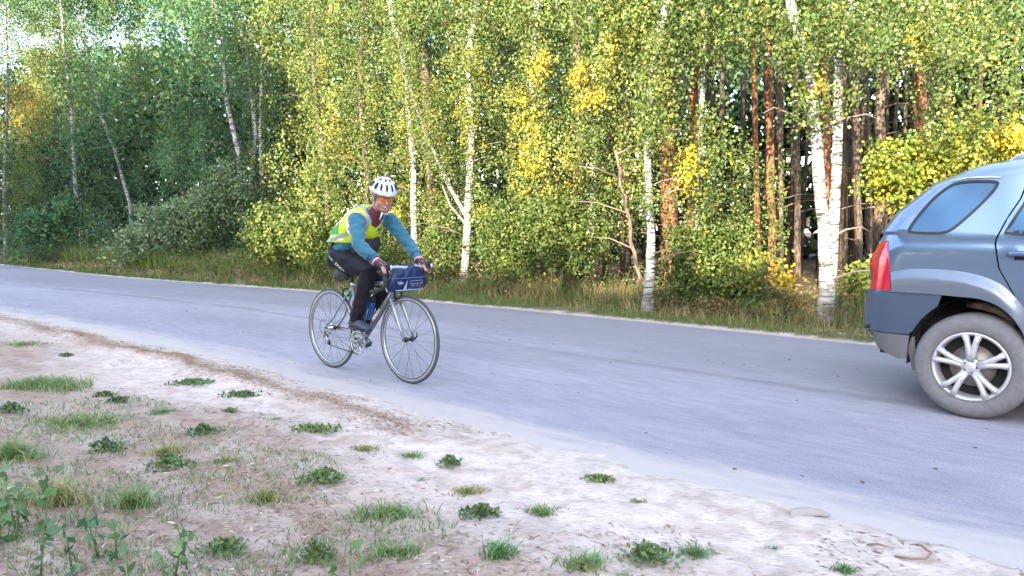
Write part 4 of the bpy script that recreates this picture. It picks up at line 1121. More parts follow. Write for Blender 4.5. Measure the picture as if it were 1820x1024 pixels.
# ------------------------------------------------------------ rider
person = put('person', 'cyclist in a yellow green safety vest, white helmet and orange glasses riding towards the right', 'person')
skin = mat('skin', (.40, .205, .15), .5, sss=.15); 
Yv = (0, 1, 0)
def torso(mb, g=0.0, w=0.0):
    mb.tube([(-.235, 0, .915), (-.20, 0, .93), (-.165, 0, .975), (-.095, 0, 1.065), (-.01, 0, 1.165), (.085, 0, 1.245), (.155, 0, 1.295), (.205, 0, 1.325)],
            [.09 + g, .150 + g, .158 + g, .138 + g + w, .145 + g + w, .155 + g + w, .135 + g, .06 + g], 24, axis=Yv,
            rn=[.08 + g, .108 + g, .115 + g, .104 + g, .112 + g, .112 + g, .085 + g, .05 + g])
SH = {-1: Vector((.185, -.165, 1.262)), 1: Vector((.185, .165, 1.262))}
EL = {-1: Vector((.335, -.262, 1.075)), 1: Vector((.320, .262, 1.060))}
WR = {-1: Vector((.487, -.212, .945)), 1: Vector((.492, .205, .945))}
def arm(mb, s, g=0.0, to_wrist=1.0):
    a, e, w = SH[s], EL[s], WR[s]
    mb.tube([a + Vector((-.03, -.05 * s, 0)), a, a.lerp(e, .3), a.lerp(e, .7), e, e.lerp(w, .3), e.lerp(w, .7), e.lerp(w, to_wrist)],
            [.045 + g, .058 + g, .050 + g, .043 + g, .041 + g, .042 + g, .034 + g, .028 + g], 16)
def hand(mb, s, g=0.0, fingers=True):
    w = WR[s]; k = Vector((.563, .205 * s, .918))
    mb.tube([w, w.lerp(k, .35), w.lerp(k, .8), k], [.026 + g, .034 + g, .040 + g, .036 + g], 12, axis=Yv, rn=[.022 + g, .019 + g, .017 + g, .014 + g])
    if fingers:
        for q, (dy, L) in enumerate(((-.030, .92), (-.011, 1.0), (.009, .96), (.028, .8))):
            y0 = .205 * s + dy; yo = .205 * s + (-.034 if s > 0 else .034) * 0
            b = Vector((.560, y0, .915))
            side = -1 if q < 2 else 1                         # fingers wrap to the outer side of the hood and lever
            p1 = b + Vector((.030 * L, .004 * side, -.010)); p2 = p1 + Vector((.022 * L, .004 * side, -.026)); p3 = p2 + Vector((.002, -.002 * side, -.024 * L))
            mb.tube([b + Vector((-.02, 0, .002)), b, p1, p2, p3], [.009, .0095, .009, .0082, .0066], 8)
        ty = .205 * s - .036 * s
        t0 = w.lerp(k, .35) + Vector((0, -.022 * s, -.004))
        mb.tube([t0, t0 + Vector((.026, -.016 * s, -.012)), t0 + Vector((.052, -.014 * s, -.030)), t0 + Vector((.064, -.006 * s, -.052))], [.014, .012, .0105, .008], 8)
KN = {-1: Vector((.262, -.105, .862)), 1: Vector((.235, .100, .715))}
AN = {-1: Vector((.085, -.112, .462)), 1: Vector((-.215, .112, .315))}
HP = {-1: Vector((-.155, -.088, .955)), 1: Vector((-.155, .088, .955))}
def leg(mb, s, g=0.0, cuff=0.0, upto=1.0):
    h, k, a = HP[s], KN[s], AN[s]
    mb.tube([h + Vector((-.05, 0, -.01)), h, h.lerp(k, .35), h.lerp(k, .75), k + Vector((.004, 0, .006)), k.lerp(a, .22), k.lerp(a, .55), k.lerp(a, upto)],
            [.09 + g, .094 + g, .086 + g, .066 + g, .060 + g, .058 + g + cuff * .3, .046 + g + cuff * .7, .036 + g + cuff], 18)
body = MB(); torso(body)
for s in (-1, 1): arm(body, s); hand(body, s); leg(body, s)
HC = Vector((.318, -.005, 1.445)); HR = Matrix.Rotation(radians(-20), 3, 'Z') @ Matrix.Rotation(radians(18), 3, 'Y')
def H(x, y, z): return HC + HR @ Vector((x, y, z))
body.tube([(.17, 0, 1.30), (.225, 0, 1.345), (.275, 0, 1.385), tuple(H(-.015, 0, -.01))], [.062, .056, .055, .058], 16)
body.ell(H(-.008, 0, .035), (.096, .075, .088), HR)                    # skull
body.ell(H(.030, 0, -.035), (.060, .060, .068), HR)                    # face
body.ell(H(.052, 0, -.086), (.030, .032, .026), HR)                    # chin
body.tube([H(.02, -.05, -.055), H(.05, -.022, -.09), H(.05, .022, -.09), H(.02, .05, -.055)], [.018, .018, .018, .018], 10)
body.tube([H(.083, 0, .012), H(.098, 0, -.012), H(.108, 0, -.030), H(.094, 0, -.040)], [.008, .010, .0125, .009], 10)
for s in (-1, 1):
    body.ell(H(.062, .034 * s, -.030), (.024, .022, .020), HR)           # cheek
    body.ell(H(.100, .010 * s, -.036), (.008, .007, .006), HR)
    body.ell(H(-.012, .076 * s, -.012), (.018, .008, .030), HR)          # ear
body.tube([H(.086, -.034, .026), H(.093, 0, .024), H(.086, .034, .026)], .010, 8)
body.tube([H(.086, -.018, -.063), H(.093, 0, -.0615), H(.086, .018, -.063)], [.004, .0075, .004], 8)
bme = remesh(body, .0062, 'body', 3)
link('body', bme, skin, person)
hm = remesh(MB().ell(H(-.01, 0, .035), (.102, .08, .09), HR), .01, 'x', 1)
# eyes, brows, mouth, glasses
for s in (-1, 1):
    MB().ell(H(.0845, .029 * s, .004), (.010, .013, .008), HR, 12, 8).build('eye', mat('eye_white', (.7, .68, .66), .3), person)
    MB().ell(H(.0935, .029 * s, .003), (.0025, .0055, .0055), HR, 10, 6).build('iris', mat('iris_brown', (.05, .03, .02), .3), person)
    MB().tube([H(.091, .045 * s, .024), H(.099, .030 * s, .029), H(.100, .014 * s, .026)], [.002, .003, .002], 6).build('eyebrow', mat('brow_hair', (.08, .05, .035), .9), person)
MB().tube([H(.090, -.021, -.064), H(.0985, -.008, -.0655), H(.1000, 0, -.0665), H(.0985, .008, -.0655), H(.090, .021, -.064)], [.0015, .0032, .0034, .0032, .0015], 8).build('lips', mat('lip_red', (.45, .14, .13), .5), person)
gl = MB()
for s in (-1, 1):
    n_ = 9; vs = []; fs = []
    for j in range(6):
        v = j / 5
        for i in range(n_):
            u = i / (n_ - 1); y = (.006 + u * .058) * s
            top = .021 - .004 * u; bot = -.021 + .012 * u + (.012 if u < .15 else 0)
            z = bot + (top - bot) * v; x = .110 - .030 * u ** 2 - .006 * abs(v - .5)
            vs.append(H(x, y, z))
    for j in range(5):
        for i in range(n_ - 1): fs.append((j * n_ + i, j * n_ + i + 1, (j + 1) * n_ + i + 1, (j + 1) * n_ + i))
    q = MB().add(vs, fs).build('lens', mat('orange_lens', (1.0, .42, .06), .03, trans=.8, ior=1.1, coat=.4), person)
    MB().tube([H(.082, .064 * s, .014), H(.04, .076 * s, .012), H(-.01, .080 * s, .010)], .0022, 6).build('temple', black, person)
# hair at the nape and beside the face
MB().ell(H(-.045, 0, -.03), (.050, .066, .055), HR).build('hair', mat('brown_hair', (.09, .05, .03), .7, bump=.5, scale=90), person)
# neck gaiter
gm = MB(); gm.tube([(.165, 0, 1.270), (.20, 0, 1.300), (.228, 0, 1.326), (.247, 0, 1.345), (.260, 0, 1.358)], [.080, .070, .062, .060, .058], 28, cap=False)
ge = gm.build('neck_gaiter', mat('burgundy_fabric', (.10, .016, .036), .8, bump=.4, scale=70), person)
MB().tube([H(.01, .062, -.095), (.345, .03, 1.318), (.352, -.01, 1.306), (.345, -.045, 1.318)], [.004] * 4, 8).build('gaiter_trim', mat('pale_pink', (.62, .5, .55), .7), person)
# helmet
hel_w = mat('helmet_white', (.55, .56, .6), .3, coat=.5); vent_m = mat('helmet_vent_navy', (.004, .005, .02), .7)
hv = []; hf = []; NU, NV = 44, 16
HX, HY, HZ = .138, .106, .112
def hpt(u, v, k=1.0):
    """u round the head from the front (0) over the left, v from the rim (0) to the crown (1)"""
    a = 2 * pi * u; low = -.012 + .0 * cos(a) - (.022 if cos(a) < -.2 else 0) * sstep(-.2, -.8, cos(a)) + .010 * (1 - cos(2 * a)) * .5
    e = v * pi / 2
    x = HX * cos(a) * cos(e) ** .8; y = HY * sin(a) * cos(e) ** .8; z = float(low) * (1 - v) + HZ * sin(e) ** .95
    if cos(a) < 0: x *= 1.02
    return H(-.004 + x * k, y * k, .045 + z * (k if v > .05 else 1))
for j in range(NV + 1):
    for i in range(NU): hv.append(hpt(i / NU, min(.985, j / NV)))
for j in range(NV):
    for i in range(NU): hf.append((j * NU + i, j * NU + (i + 1) % NU, (j + 1) * NU + (i + 1) % NU, (j + 1) * NU + i))
hf.append(tuple(NV * NU + i for i in range(NU)))
hs = MB().add(hv, hf); inner = []
for i in range(NU): inner.append(hpt(i / NU, 0, .88))
b = len(hs.v); hs.v += [tuple(q) for q in inner]
for i in range(NU): hs.f.append((i, b + i, b + (i + 1) % NU, (i + 1) % NU)); hs.sm.append(True)
hs.f.append(tuple(b + i for i in range(NU))); hs.sm.append(False)
hs.build('helmet', hel_w, person)
def vent(u0, u1, v0, v1, sk=0.0):
    m = MB(); vs = []; 
    for j in range(7):
        for i in range(5):
            v = v0 + (v1 - v0) * j / 6; w = (1 - abs(j / 3 - 1) ** 3 * .45)
            u = (u0 + u1) / 2 + (i / 4 - .5) * (u1 - u0) * w + sk * (v - v0)
            vs.append(hpt(u, v, 1.03))
    m.add(vs, [(j * 5 + i, j * 5 + i + 1, (j + 1) * 5 + i + 1, (j + 1) * 5 + i) for j in range(6) for i in range(4)])
    m.build('helmet_vent', vent_m, person)
for u in (.905, .975, .045, .115): vent(u - .014, u + .014, .20, .50)
for u in (.83, .17): vent(u - .018, u + .018, .19, .50, .05 if u > .5 else -.05)
for u in (.735, .265): vent(u - .030, u + .030, .19, .50, .10 if u > .5 else -.10)
for u in (.62, .72, .84, .96, .06, .16, .28, .38): vent(u - .020, u + .020, .64, .80, .05 if u > .5 else -.05)
MB().ell(hpt(.5, .35, 1.03), (.012, .014, .010), HR).build('rear_light', mat('amber_light', (.7, .4, .15), .4), person)
strap = mat('helmet_strap', (.28, .28, .36), .7)
for s in (-1, 1):
    MB().tube([H(.035, .074 * s, .04), H(.005, .078 * s, -.03), H(.022, .062 * s, -.072), H(.035, .02 * s, -.116)], .004, 6, axis=(1, 0, 0), rn=.002).build('chin_strap', strap, person)
    MB().tube([H(-.05, .072 * s, .045), H(-.035, .078 * s, 0), H(.004, .078 * s, -.035)], .008, 6, axis=(1, 0, 0), rn=.002).build('chin_strap', strap, person)
MB().tube([H(.045, -.018, -.112), (.352, -.045, 1.31), (.335, -.055, 1.262)], [.006, .008, .007], 8, axis=(0, 1, 0), rn=.003).build('zip_pull', mat('zip_pull_pale', (.6, .58, .68), .6), person)

def wrinkle(a, f):
    return lambda co: a * (mnoise.noise(co * f) + .6 * mnoise.noise(co * f * 2.3) )
def sleeve_wr(co):
    return .0085 * mnoise.noise(Vector((co.x * 14, co.y * 14, co.z * 34))) + .002 * mnoise.noise(co * 55)
jk = MB(); torso(jk, .010)
for s in (-1, 1): arm(jk, s, .0105, .98)
jm = remesh(jk, .0072, 'jacket', 2, sleeve_wr)
bm2 = bmesh.new(); bm2.from_mesh(jm); bmesh.ops.bisect_plane(bm2, geom=bm2.verts[:] + bm2.edges[:] + bm2.faces[:], plane_co=(-.22, 0, 1.01), plane_no=(.45, 0, .89), clear_inner=True)
bm2.to_mesh(jm); bm2.free()
teal = mat('teal_jersey', (.007, .105, .165), .7, bump=.3, scale=60, sheen=.3)
link('jacket', jm, teal, person)
for s in (-1, 1):
    for u, rr in ((.72, .048), (.82, .044), (.92, .041)):
        q = EL[s].lerp(WR[s], u); dd = (WR[s] - EL[s]).normalized()
        MB().tube([q - dd * .003, q + dd * .003], rr, 18).build('cuff_stripe', mat('cuff_navy', (.01, .02, .06), .8), person)
# belly of the dark base layer under the jacket
bb = MB(); bb.tube([(.02, 0, .93), (.055, 0, 1.0), (.09, 0, 1.06), (.12, 0, 1.12)], [.10, .12, .125, .11], 20, axis=Yv, rn=[.06, .08, .08, .07]); 
MB_b = bb.build('waist_bag', mat('black_pouch', (.012, .012, .018), .8, bump=.4, scale=30), person)
# trousers
tr = MB(); tr.tube([(-.255, 0, .93), (-.225, 0, .965), (-.19, 0, 1.00), (-.15, 0, 1.045)], [.12, .158, .165, .155], 24, axis=Yv, rn=[.07, .115, .122, .112]); tr.ell((-.14, 0, .93), (.10, .13, .085))
for s in (-1, 1): leg(tr, s, .009, .007, 1.02)
def leg_wr(co): return .0095 * mnoise.noise(Vector((co.x * 9, co.y * 9, co.z * 22))) + .003 * mnoise.noise(co * 30)
tm = remesh(tr, .0085, 'trousers', 2, leg_wr)
link('trousers', tm, mat('black_trousers', (.005, .0055, .011), .65, bump=.3, scale=50, spec=.3), person)
# white print running down the thigh, laid on the cloth
k0 = HP[-1].lerp(KN[-1], .02) + Vector((-.05, 0, .055)); td = (KN[-1] - HP[-1]).normalized()
from mathutils.bvhtree import BVHTree
bv = BVHTree.FromPolygons([v.co for v in tm.vertices], [tuple(p.vertices) for p in tm.polygons])
def onto(px, py, size, s_, sh=0.0, name='trouser_print'):
    cu = bpy.data.curves.new('t', 'FONT'); cu.body = s_; cu.size = size; cu.shear = sh
    o = bpy.data.objects.new('t', cu); C.objects.link(o)
    me = bpy.data.meshes.new_from_object(o.evaluated_get(bpy.context.evaluated_depsgraph_get())); bpy.data.objects.remove(o)
    X = Vector((.80, 0, -.60)); Yd = Vector((.60, 0, .80)); org = Vector((px, -.6, py))
    for v in me.vertices:
        q = org + X * v.co.x + Yd * v.co.y; h = bv.ray_cast(q, Vector((0, 1, 0)))
        v.co = h[0] + Vector((0, -.003, 0)) if h[0] is not None else q + Vector((0, .45, 0))
    link(name, me, white_m, person)
onto(-.235, 1.00, .030, 'o', 0); onto(-.165, .968, .022, 'M ARA', 0); onto(-.085, .912, .038, 'CRAFT', .2)
# vest
vs_ = MB(); vs_.tube([(-.27, 0, .95), (-.20, 0, 1.02), (-.12, 0, 1.10), (-.03, 0, 1.175), (.075, 0, 1.245), (.15, 0, 1.295), (.20, 0, 1.33)],
    [.165, .172, .172, .168, .165, .140, .09], 30, axis=Yv, rn=[.13, .145, .158, .158, .142, .11, .07])
def vest_wr(co): return .008 * mnoise.noise(Vector((co.x * 16, co.y * 20, co.z * 10)))
vm = remesh(vs_, .006, 'vest', 4, vest_wr)
bm2 = bmesh.new(); bm2.from_mesh(vm)
bmesh.ops.bisect_plane(bm2, geom=bm2.verts[:] + bm2.edges[:] + bm2.faces[:], plane_co=(0, 0, 1.083), plane_no=(.02, 0, 1), clear_inner=True)
rem = []
for f in bm2.faces:
    c = f.calc_center_median()
    d_neck = (c - Vector((.235, 0, 1.345))); ax = Vector((.6, 0, .8)); rad = (d_neck - ax * d_neck.dot(ax)).length
    vneck = c.x > .19 and c.z > 1.20 and abs(c.y) < .008 + (c.z - 1.20) * .5
    arm_h = any((c - SH[s] - Vector((.02, .012 * s, -.015))).length < .088 for s in (-1, 1))
    side = abs(c.y) > .135 and c.z < 1.235 and -.02 < (c.x + .10) and c.z > 1.13 and c.x < .12 and c.z > 1.10 + (.12 + c.x) * .0
    if (rad < .074 and c.z > 1.27) or vneck or arm_h: rem.append(f)
bmesh.ops.delete(bm2, geom=rem, context='FACES'); 
bm2.to_mesh(vm); bm2.free(); vm.update()
hivis = mat('neon_vest', (.50, .60, .010), .55, bump=.2, scale=40); 
link('safety_vest', vm, hivis, person)
pale = mat('reflective_white', (.86, .90, .80), .45); refl = mat('reflective_grey', (.23, .29, .31), .45); dkgreen = mat('vest_side_green', (.03, .30, .06), .6)
def front(n): return n.x * .7 - n.z * .7
link('back_panel', extract(vm, lambda c, n: n.z > .45 and front(n) < -.25 and c.x < .05, .0015, 'back_panel'), pale, person)
for s in (-1, 1):
    link('reflective_strip', extract(vm, lambda c, n, s=s: .060 < c.y * s < .092 and c.z > 1.17 and c.x > .06, .002, 'strip'), refl, person)
    link('vest_piping', extract(vm, lambda c, n, s=s: c.y * s > .118 and front(n) > -.2 and c.z > 1.16 and c.x > .05, .0018, 'piping'), pale, person)
    link('side_panel', extract(vm, lambda c, n, s=s: c.y * s > .12 and c.x < -.06 and c.z > 1.15 and n.z < .5, .0018, 'side'), dkgreen, person)
    link('reflective_strip', extract(vm, lambda c, n, s=s: c.y * s > .10 and c.x < .05 and abs(c.z - 1.115 - .25 * (c.x + .1)) < .016, .0024, 'strip'), refl, person)
    link('vest_side_white', extract(vm, lambda c, n, s=s: c.y * s > .10 and -.12 < c.x < -.01 and c.z < 1.145 and abs(c.z - 1.115 - .25 * (c.x + .1)) >= .016 and c.z > 1.10, .0020, 'white'), pale, person)
bvv = BVHTree.FromPolygons([v.co for v in vm.vertices], [tuple(p.vertices) for p in vm.polygons])
cu = bpy.data.curves.new('t', 'FONT'); cu.body = 'XL'; cu.size = .042; cu.shear = .2; cu.offset = .002
o = bpy.data.objects.new('t', cu); C.objects.link(o); me = bpy.data.meshes.new_from_object(o.evaluated_get(bpy.context.evaluated_depsgraph_get())); bpy.data.objects.remove(o)
fd = Vector((.72, 0, -.69))
for v in me.vertices:
    q = Vector((.14, .022 + v.co.x, 1.225)) + Vector((.69, 0, .72)) * (v.co.y) + fd * .5; h = bvv.ray_cast(q, -fd)
    v.co = h[0] + fd * .004 if h[0] is not None else q - fd * .4
link('vest_lettering', me, black, person)
# gloves
glove_m = mat('black_glove', (.03, .02, .028), .7, bump=.3, scale=60); pink = mat('glove_pink', (.62, .30, .30), .6)
for s in (-1, 1):
    gg = MB(); w = WR[s]; k = Vector((.563, .205 * s, .918))
    gg.tube([w - (k - w) * .12, w, w.lerp(k, .35), w.lerp(k, .8), k + Vector((.012, 0, -.003))], [.034, .031, .039, .045, .040], 14, axis=Yv, rn=[.029, .027, .024, .022, .018])
    for dy in (-.030, -.011, .009, .028):
        b = Vector((.560, .205 * s + dy, .915)); gg.tube([b, b + Vector((.022, 0, -.007))], [.013, .0118], 8)
    t0 = w.lerp(k, .35) + Vector((0, -.022 * s, -.004)); gg.tube([t0, t0 + Vector((.026, -.016 * s, -.012))], [.018, .0145], 8)
    gme = remesh(gg, .004, 'glove', 2); link('glove', gme, glove_m, person)
    for dy in (-.020, -.001, .019):
        MB().tube([w + Vector((.01, dy, .026)), Vector((.525, .205 * s + dy, .950)), Vector((.560, .205 * s + dy, .938)), Vector((.586, .205 * s + dy, .921))], .003, 6).build('glove_stripe', pink, person)
    dd = (WR[s] - EL[s]).normalized(); MB().tube([w - dd * .012, w + dd * .002], .038, 16).build('glove_cuff', pink, person)
# shoes
sh_m = mat('navy_shoe', (.045, .055, .09), .6, bump=.4, scale=50); sole_m = mat('dark_sole', (.02, .022, .03), .7)
for s, heel, toe in ((-1, Vector((.018, -.115, .405)), Vector((.268, -.118, .385))), (1, Vector((-.285, .115, .255)), Vector((-.045, .118, .205)))):
    up = Vector((0, 0, 1)); d = (toe - heel).normalized(); n_ = d.cross(Vector(Yv)) * -1
    n_ = Vector(Yv).cross(d) * -1
    if n_.z < 0: n_ = -n_
    shoe = MB()
    c = lambda u, h: heel + d * ((toe - heel).length * u) + n_ * h
    shoe.tube([c(-.02, .03), c(.05, .036), c(.3, .040), c(.55, .034), c(.8, .026), c(.96, .020), c(1.0, .016)], [.026, .034, .036, .043, .046, .036, .02], 16, axis=Yv, rn=[.024, .036, .040, .034, .026, .020, .010])
    shoe.tube([c(.12, .04), AN[s].lerp(c(.18, .06), .5), AN[s]], [.038, .042, .042], 14)
    link('shoe', remesh(shoe, .006, 'shoe', 2, wrinkle(.002, 40)), sh_m, person)
    so = MB(); so.tube([c(-.03, .0), c(.05, .0), c(.3, .0), c(.5, .0), c(.78, .0), c(.95, .003), c(1.01, .008)], [.022, .034, .032, .040, .047, .036, .018], 14, axis=Yv, rn=[.010, .012, .011, .010, .009, .008, .005]); so.build('sole', sole_m, person)
# ------------------------------------------------------------ car (local: x forward, y to its left, origin under the near rear wheel)
CO = (2.854, 4.540, 0.0); CAg = atan2(-.68, .73)
car = empty('parked_car', CO, CAg); car.name = 'sport_utility_vehicle'
thing(car, 'light blue metallic sport utility vehicle overtaking the cyclist, cut by the right picture edge', 'car')
paint = mat('blue_metallic_paint', (.15, .22, .34), .28, .6, coat=1.0); paint_l = mat('grey_blue_flare', (.15, .18, .235), .36, .45, coat=.4)  # arch flare is a greyer copy of the body paint
bump_m = mat('slate_bumper', (.075, .105, .155), .4, .35, coat=.3); dust_m = mat('dusty_bumper', (.15, .145, .15), .7, .0)
glass = mat('sky_blue_glass', (.04, .11, .22), .04, .0, spec=.5); gasket = mat('window_rubber', (.008, .009, .011), .5)  # blue in the glass colour stands in for reflected sky
red_m = mat('red_tail_lens', (.55, .012, .04), .15, coat=1.0); chrome = mat('chrome', (.75, .77, .8), .12, 1.0)
dark = mat('underbody', (.02, .02, .02), .9); rust = mat('dusty_underbody', (.22, .16, .12), .9, vary=.4, scale=18)
YC = .875
PROF = [(-.6, .33), (-.655, .5), (-.665, .76), (-.645, 1.0), (-.60, 1.15), (-.5, 1.315), (-.3, 1.495), (-.05, 1.60), (.3, 1.645), (1.0, 1.66), (1.6, 1.62), (1.9, 1.53), (2.45, 1.14), (3.0, 1.03), (3.35, .9), (3.43, .7), (3.40, .4), (3.3, .3)]
def pdist(s, z):
    b = 9.
    for (a0, a1), (b0, b1) in zip(PROF[:-1], PROF[1:]):
        dx, dz = b0 - a0, b1 - a1; t = max(0, min(1, ((s - a0) * dx + (z - a1) * dz) / (dx * dx + dz * dz)))
        b = min(b, hypot(s - a0 - t * dx, z - a1 - t * dz))
    return b
def inset(s, z):
    y = .40 * (max(0, z - 1.10) ** 1.2) + (.02 * ((z - .85) / .3) ** 2 if z < .85 else 0)
    y += .010 * math.exp(-((z - 1.105) / .03) ** 2)                    # shoulder crease
    d = pdist(s, z); r = .22 if z < 1.15 else .14
    if d < r: y += r - sqrt(max(0, r * r - (r - d) ** 2))
    return y
def dens(poly, st=.03, closed=True):
    out = []; n = len(poly)
    for i in range(n if closed else n - 1):
        a, b = poly[i], poly[(i + 1) % n]; m = max(1, int(hypot(b[0] - a[0], b[1] - a[1]) / st))
        out += [(a[0] + (b[0] - a[0]) * k / m, a[1] + (b[1] - a[1]) * k / m) for k in range(m)]
    if not closed: out.append(poly[-1])
    return out
def inside(x, y, poly):
    c = False; j = len(poly) - 1
    for i in range(len(poly)):
        if (poly[i][1] > y) != (poly[j][1] > y) and x < (poly[j][0] - poly[i][0]) * (y - poly[i][1]) / (poly[j][1] - poly[i][1]) + poly[i][0]: c = not c
        j = i
    return c
def smooth_poly(P, it=2):
    for _ in range(it):
        Q = []
        for i in range(len(P)):
            a, b = P[i], P[(i + 1) % len(P)]
            Q += [(.75 * a[0] + .25 * b[0], .75 * a[1] + .25 * b[1]), (.25 * a[0] + .75 * b[0], .25 * a[1] + .75 * b[1])]
        P = Q
    return P
def panel(name, outer, holes, m, off=0.0, side=1, parent=None, grid=.04, thick=.008, sharp=False, fo=None):
    polys = [dens(outer, .02)] + [dens(h, .02) for h in holes]
    vs = []; es = []
    for P in polys:
        b = len(vs); vs += [Vector(q) for q in P]; es += [(b + i, b + (i + 1) % len(P)) for i in range(len(P))]
    x0 = min(q[0] for q in polys[0]); x1 = max(q[0] for q in polys[0]); z0 = min(q[1] for q in polys[0]); z1 = max(q[1] for q in polys[0])
    nb = len(vs); x = x0
    while x < x1:
        z = z0
        while z < z1:
            if inside(x, z, polys[0]) and not any(inside(x, z, h) for h in polys[1:]):
                if min(hypot(q.x - x, q.y - z) for q in vs[:nb]) > .012: vs.append(Vector((x, z)))
            z += grid
        x += grid
    V, E_, F, *_ = delaunay_2d_cdt(vs, es, [], 0, 1e-6)
    out = []
    for f in F:
        cx = sum(V[i].x for i in f) / len(f); cz = sum(V[i].y for i in f) / len(f)
        if inside(cx, cz, polys[0]) and not any(inside(cx, cz, h) for h in polys[1:]): out.append(tuple(f) if side == 1 else tuple(f)[::-1])
    co = []
    for v in V:
        y = inset(v.x, v.y) - (off if fo is None else fo(v.x, v.y))
        co.append((v.x, y if side == 1 else 2 * YC - y, v.y))
    mb = MB(); mb.add(co, out, True)
    me = mb.mesh(name)
    bm = bmesh.new(); bm.from_mesh(me); bmesh.ops.recalc_face_normals(bm, faces=bm.faces)
    # make normals point outwards
    if bm.faces:
        bm.faces.ensure_lookup_table(); sgn = sum(f.normal.y * f.calc_area() for f in bm.faces)
        if sgn * side > 0: bmesh.ops.reverse_faces(bm, faces=bm.faces)
    loose = [v for v in bm.verts if not v.link_faces]; bmesh.ops.delete(bm, geom=loose, context='VERTS')
    bm.to_mesh(me); bm.free()
    for p in me.polygons: p.use_smooth = True
    o = link(name, me, m, parent or car)
    if thick:
        sm = o.modifiers.new('thickness', 'SOLIDIFY'); sm.thickness = thick; sm.offset = -1
        es_ = o.modifiers.new('edges', 'EDGE_SPLIT'); es_.split_angle = radians(38)
    return o
ARCH = [(-.372, .30), (-.366, .436), (-.306, .576), (-.193, .697), (-.052, .762), (.07, .75), (.161, .704), (.235, .622), (.281, .505), (.292, .30)]
def arc_s(P):
    Q = [P[0]]
    for i in range(len(P) - 1):
        p0 = P[max(i - 1, 0)]; p1 = P[i]; p2 = P[i + 1]; p3 = P[min(i + 2, len(P) - 1)]
        for k in range(1, 6):
            t = k / 5
            Q.append(tuple(.5 * ((2 * p1[a]) + (-p0[a] + p2[a]) * t + (2 * p0[a] - 5 * p1[a] + 4 * p2[a] - p3[a]) * t * t + (-p0[a] + 3 * p1[a] - 3 * p2[a] + p3[a]) * t ** 3) for a in (0, 1)))
    return Q
arch = arc_s(ARCH)
WIN = [(-.404, 1.169), (-.35, 1.275), (-.275, 1.39), (-.19, 1.475), (-.14, 1.492), (-.05, 1.497), (.084, 1.488), (.085, 1.45), (.040, 1.375), (-.04, 1.275), (-.12, 1.19), (-.165, 1.158), (-.22, 1.152), (-.36, 1.156)]
def scale_poly(P, k, c=None):
    cx = sum(q[0] for q in P) / len(P); cz = sum(q[1] for q in P) / len(P); return [(cx + (q[0] - cx) * k, cz + (q[1] - cz) * k) for q in P]
def shrink(P, d):
    n = len(P); A = sum(P[i][0] * P[(i + 1) % n][1] - P[(i + 1) % n][0] * P[i][1] for i in range(n)); sg = 1 if A > 0 else -1
    out = []
    for i in range(n):
        a, b, c = P[i - 1], P[i], P[(i + 1) % n]; tx, tz = c[0] - a[0], c[1] - a[1]; L = hypot(tx, tz) or 1
        out.append((b[0] - sg * tz / L * d, b[1] + sg * tx / L * d))
    return out
winS = smooth_poly(WIN, 2)
LIGHT = [(-.655, .78), (-.66, .95), (-.645, 1.02), (-.61, 1.09), (-.52, 1.112), (-.50, 1.0), (-.488, .9), (-.473, .785)]
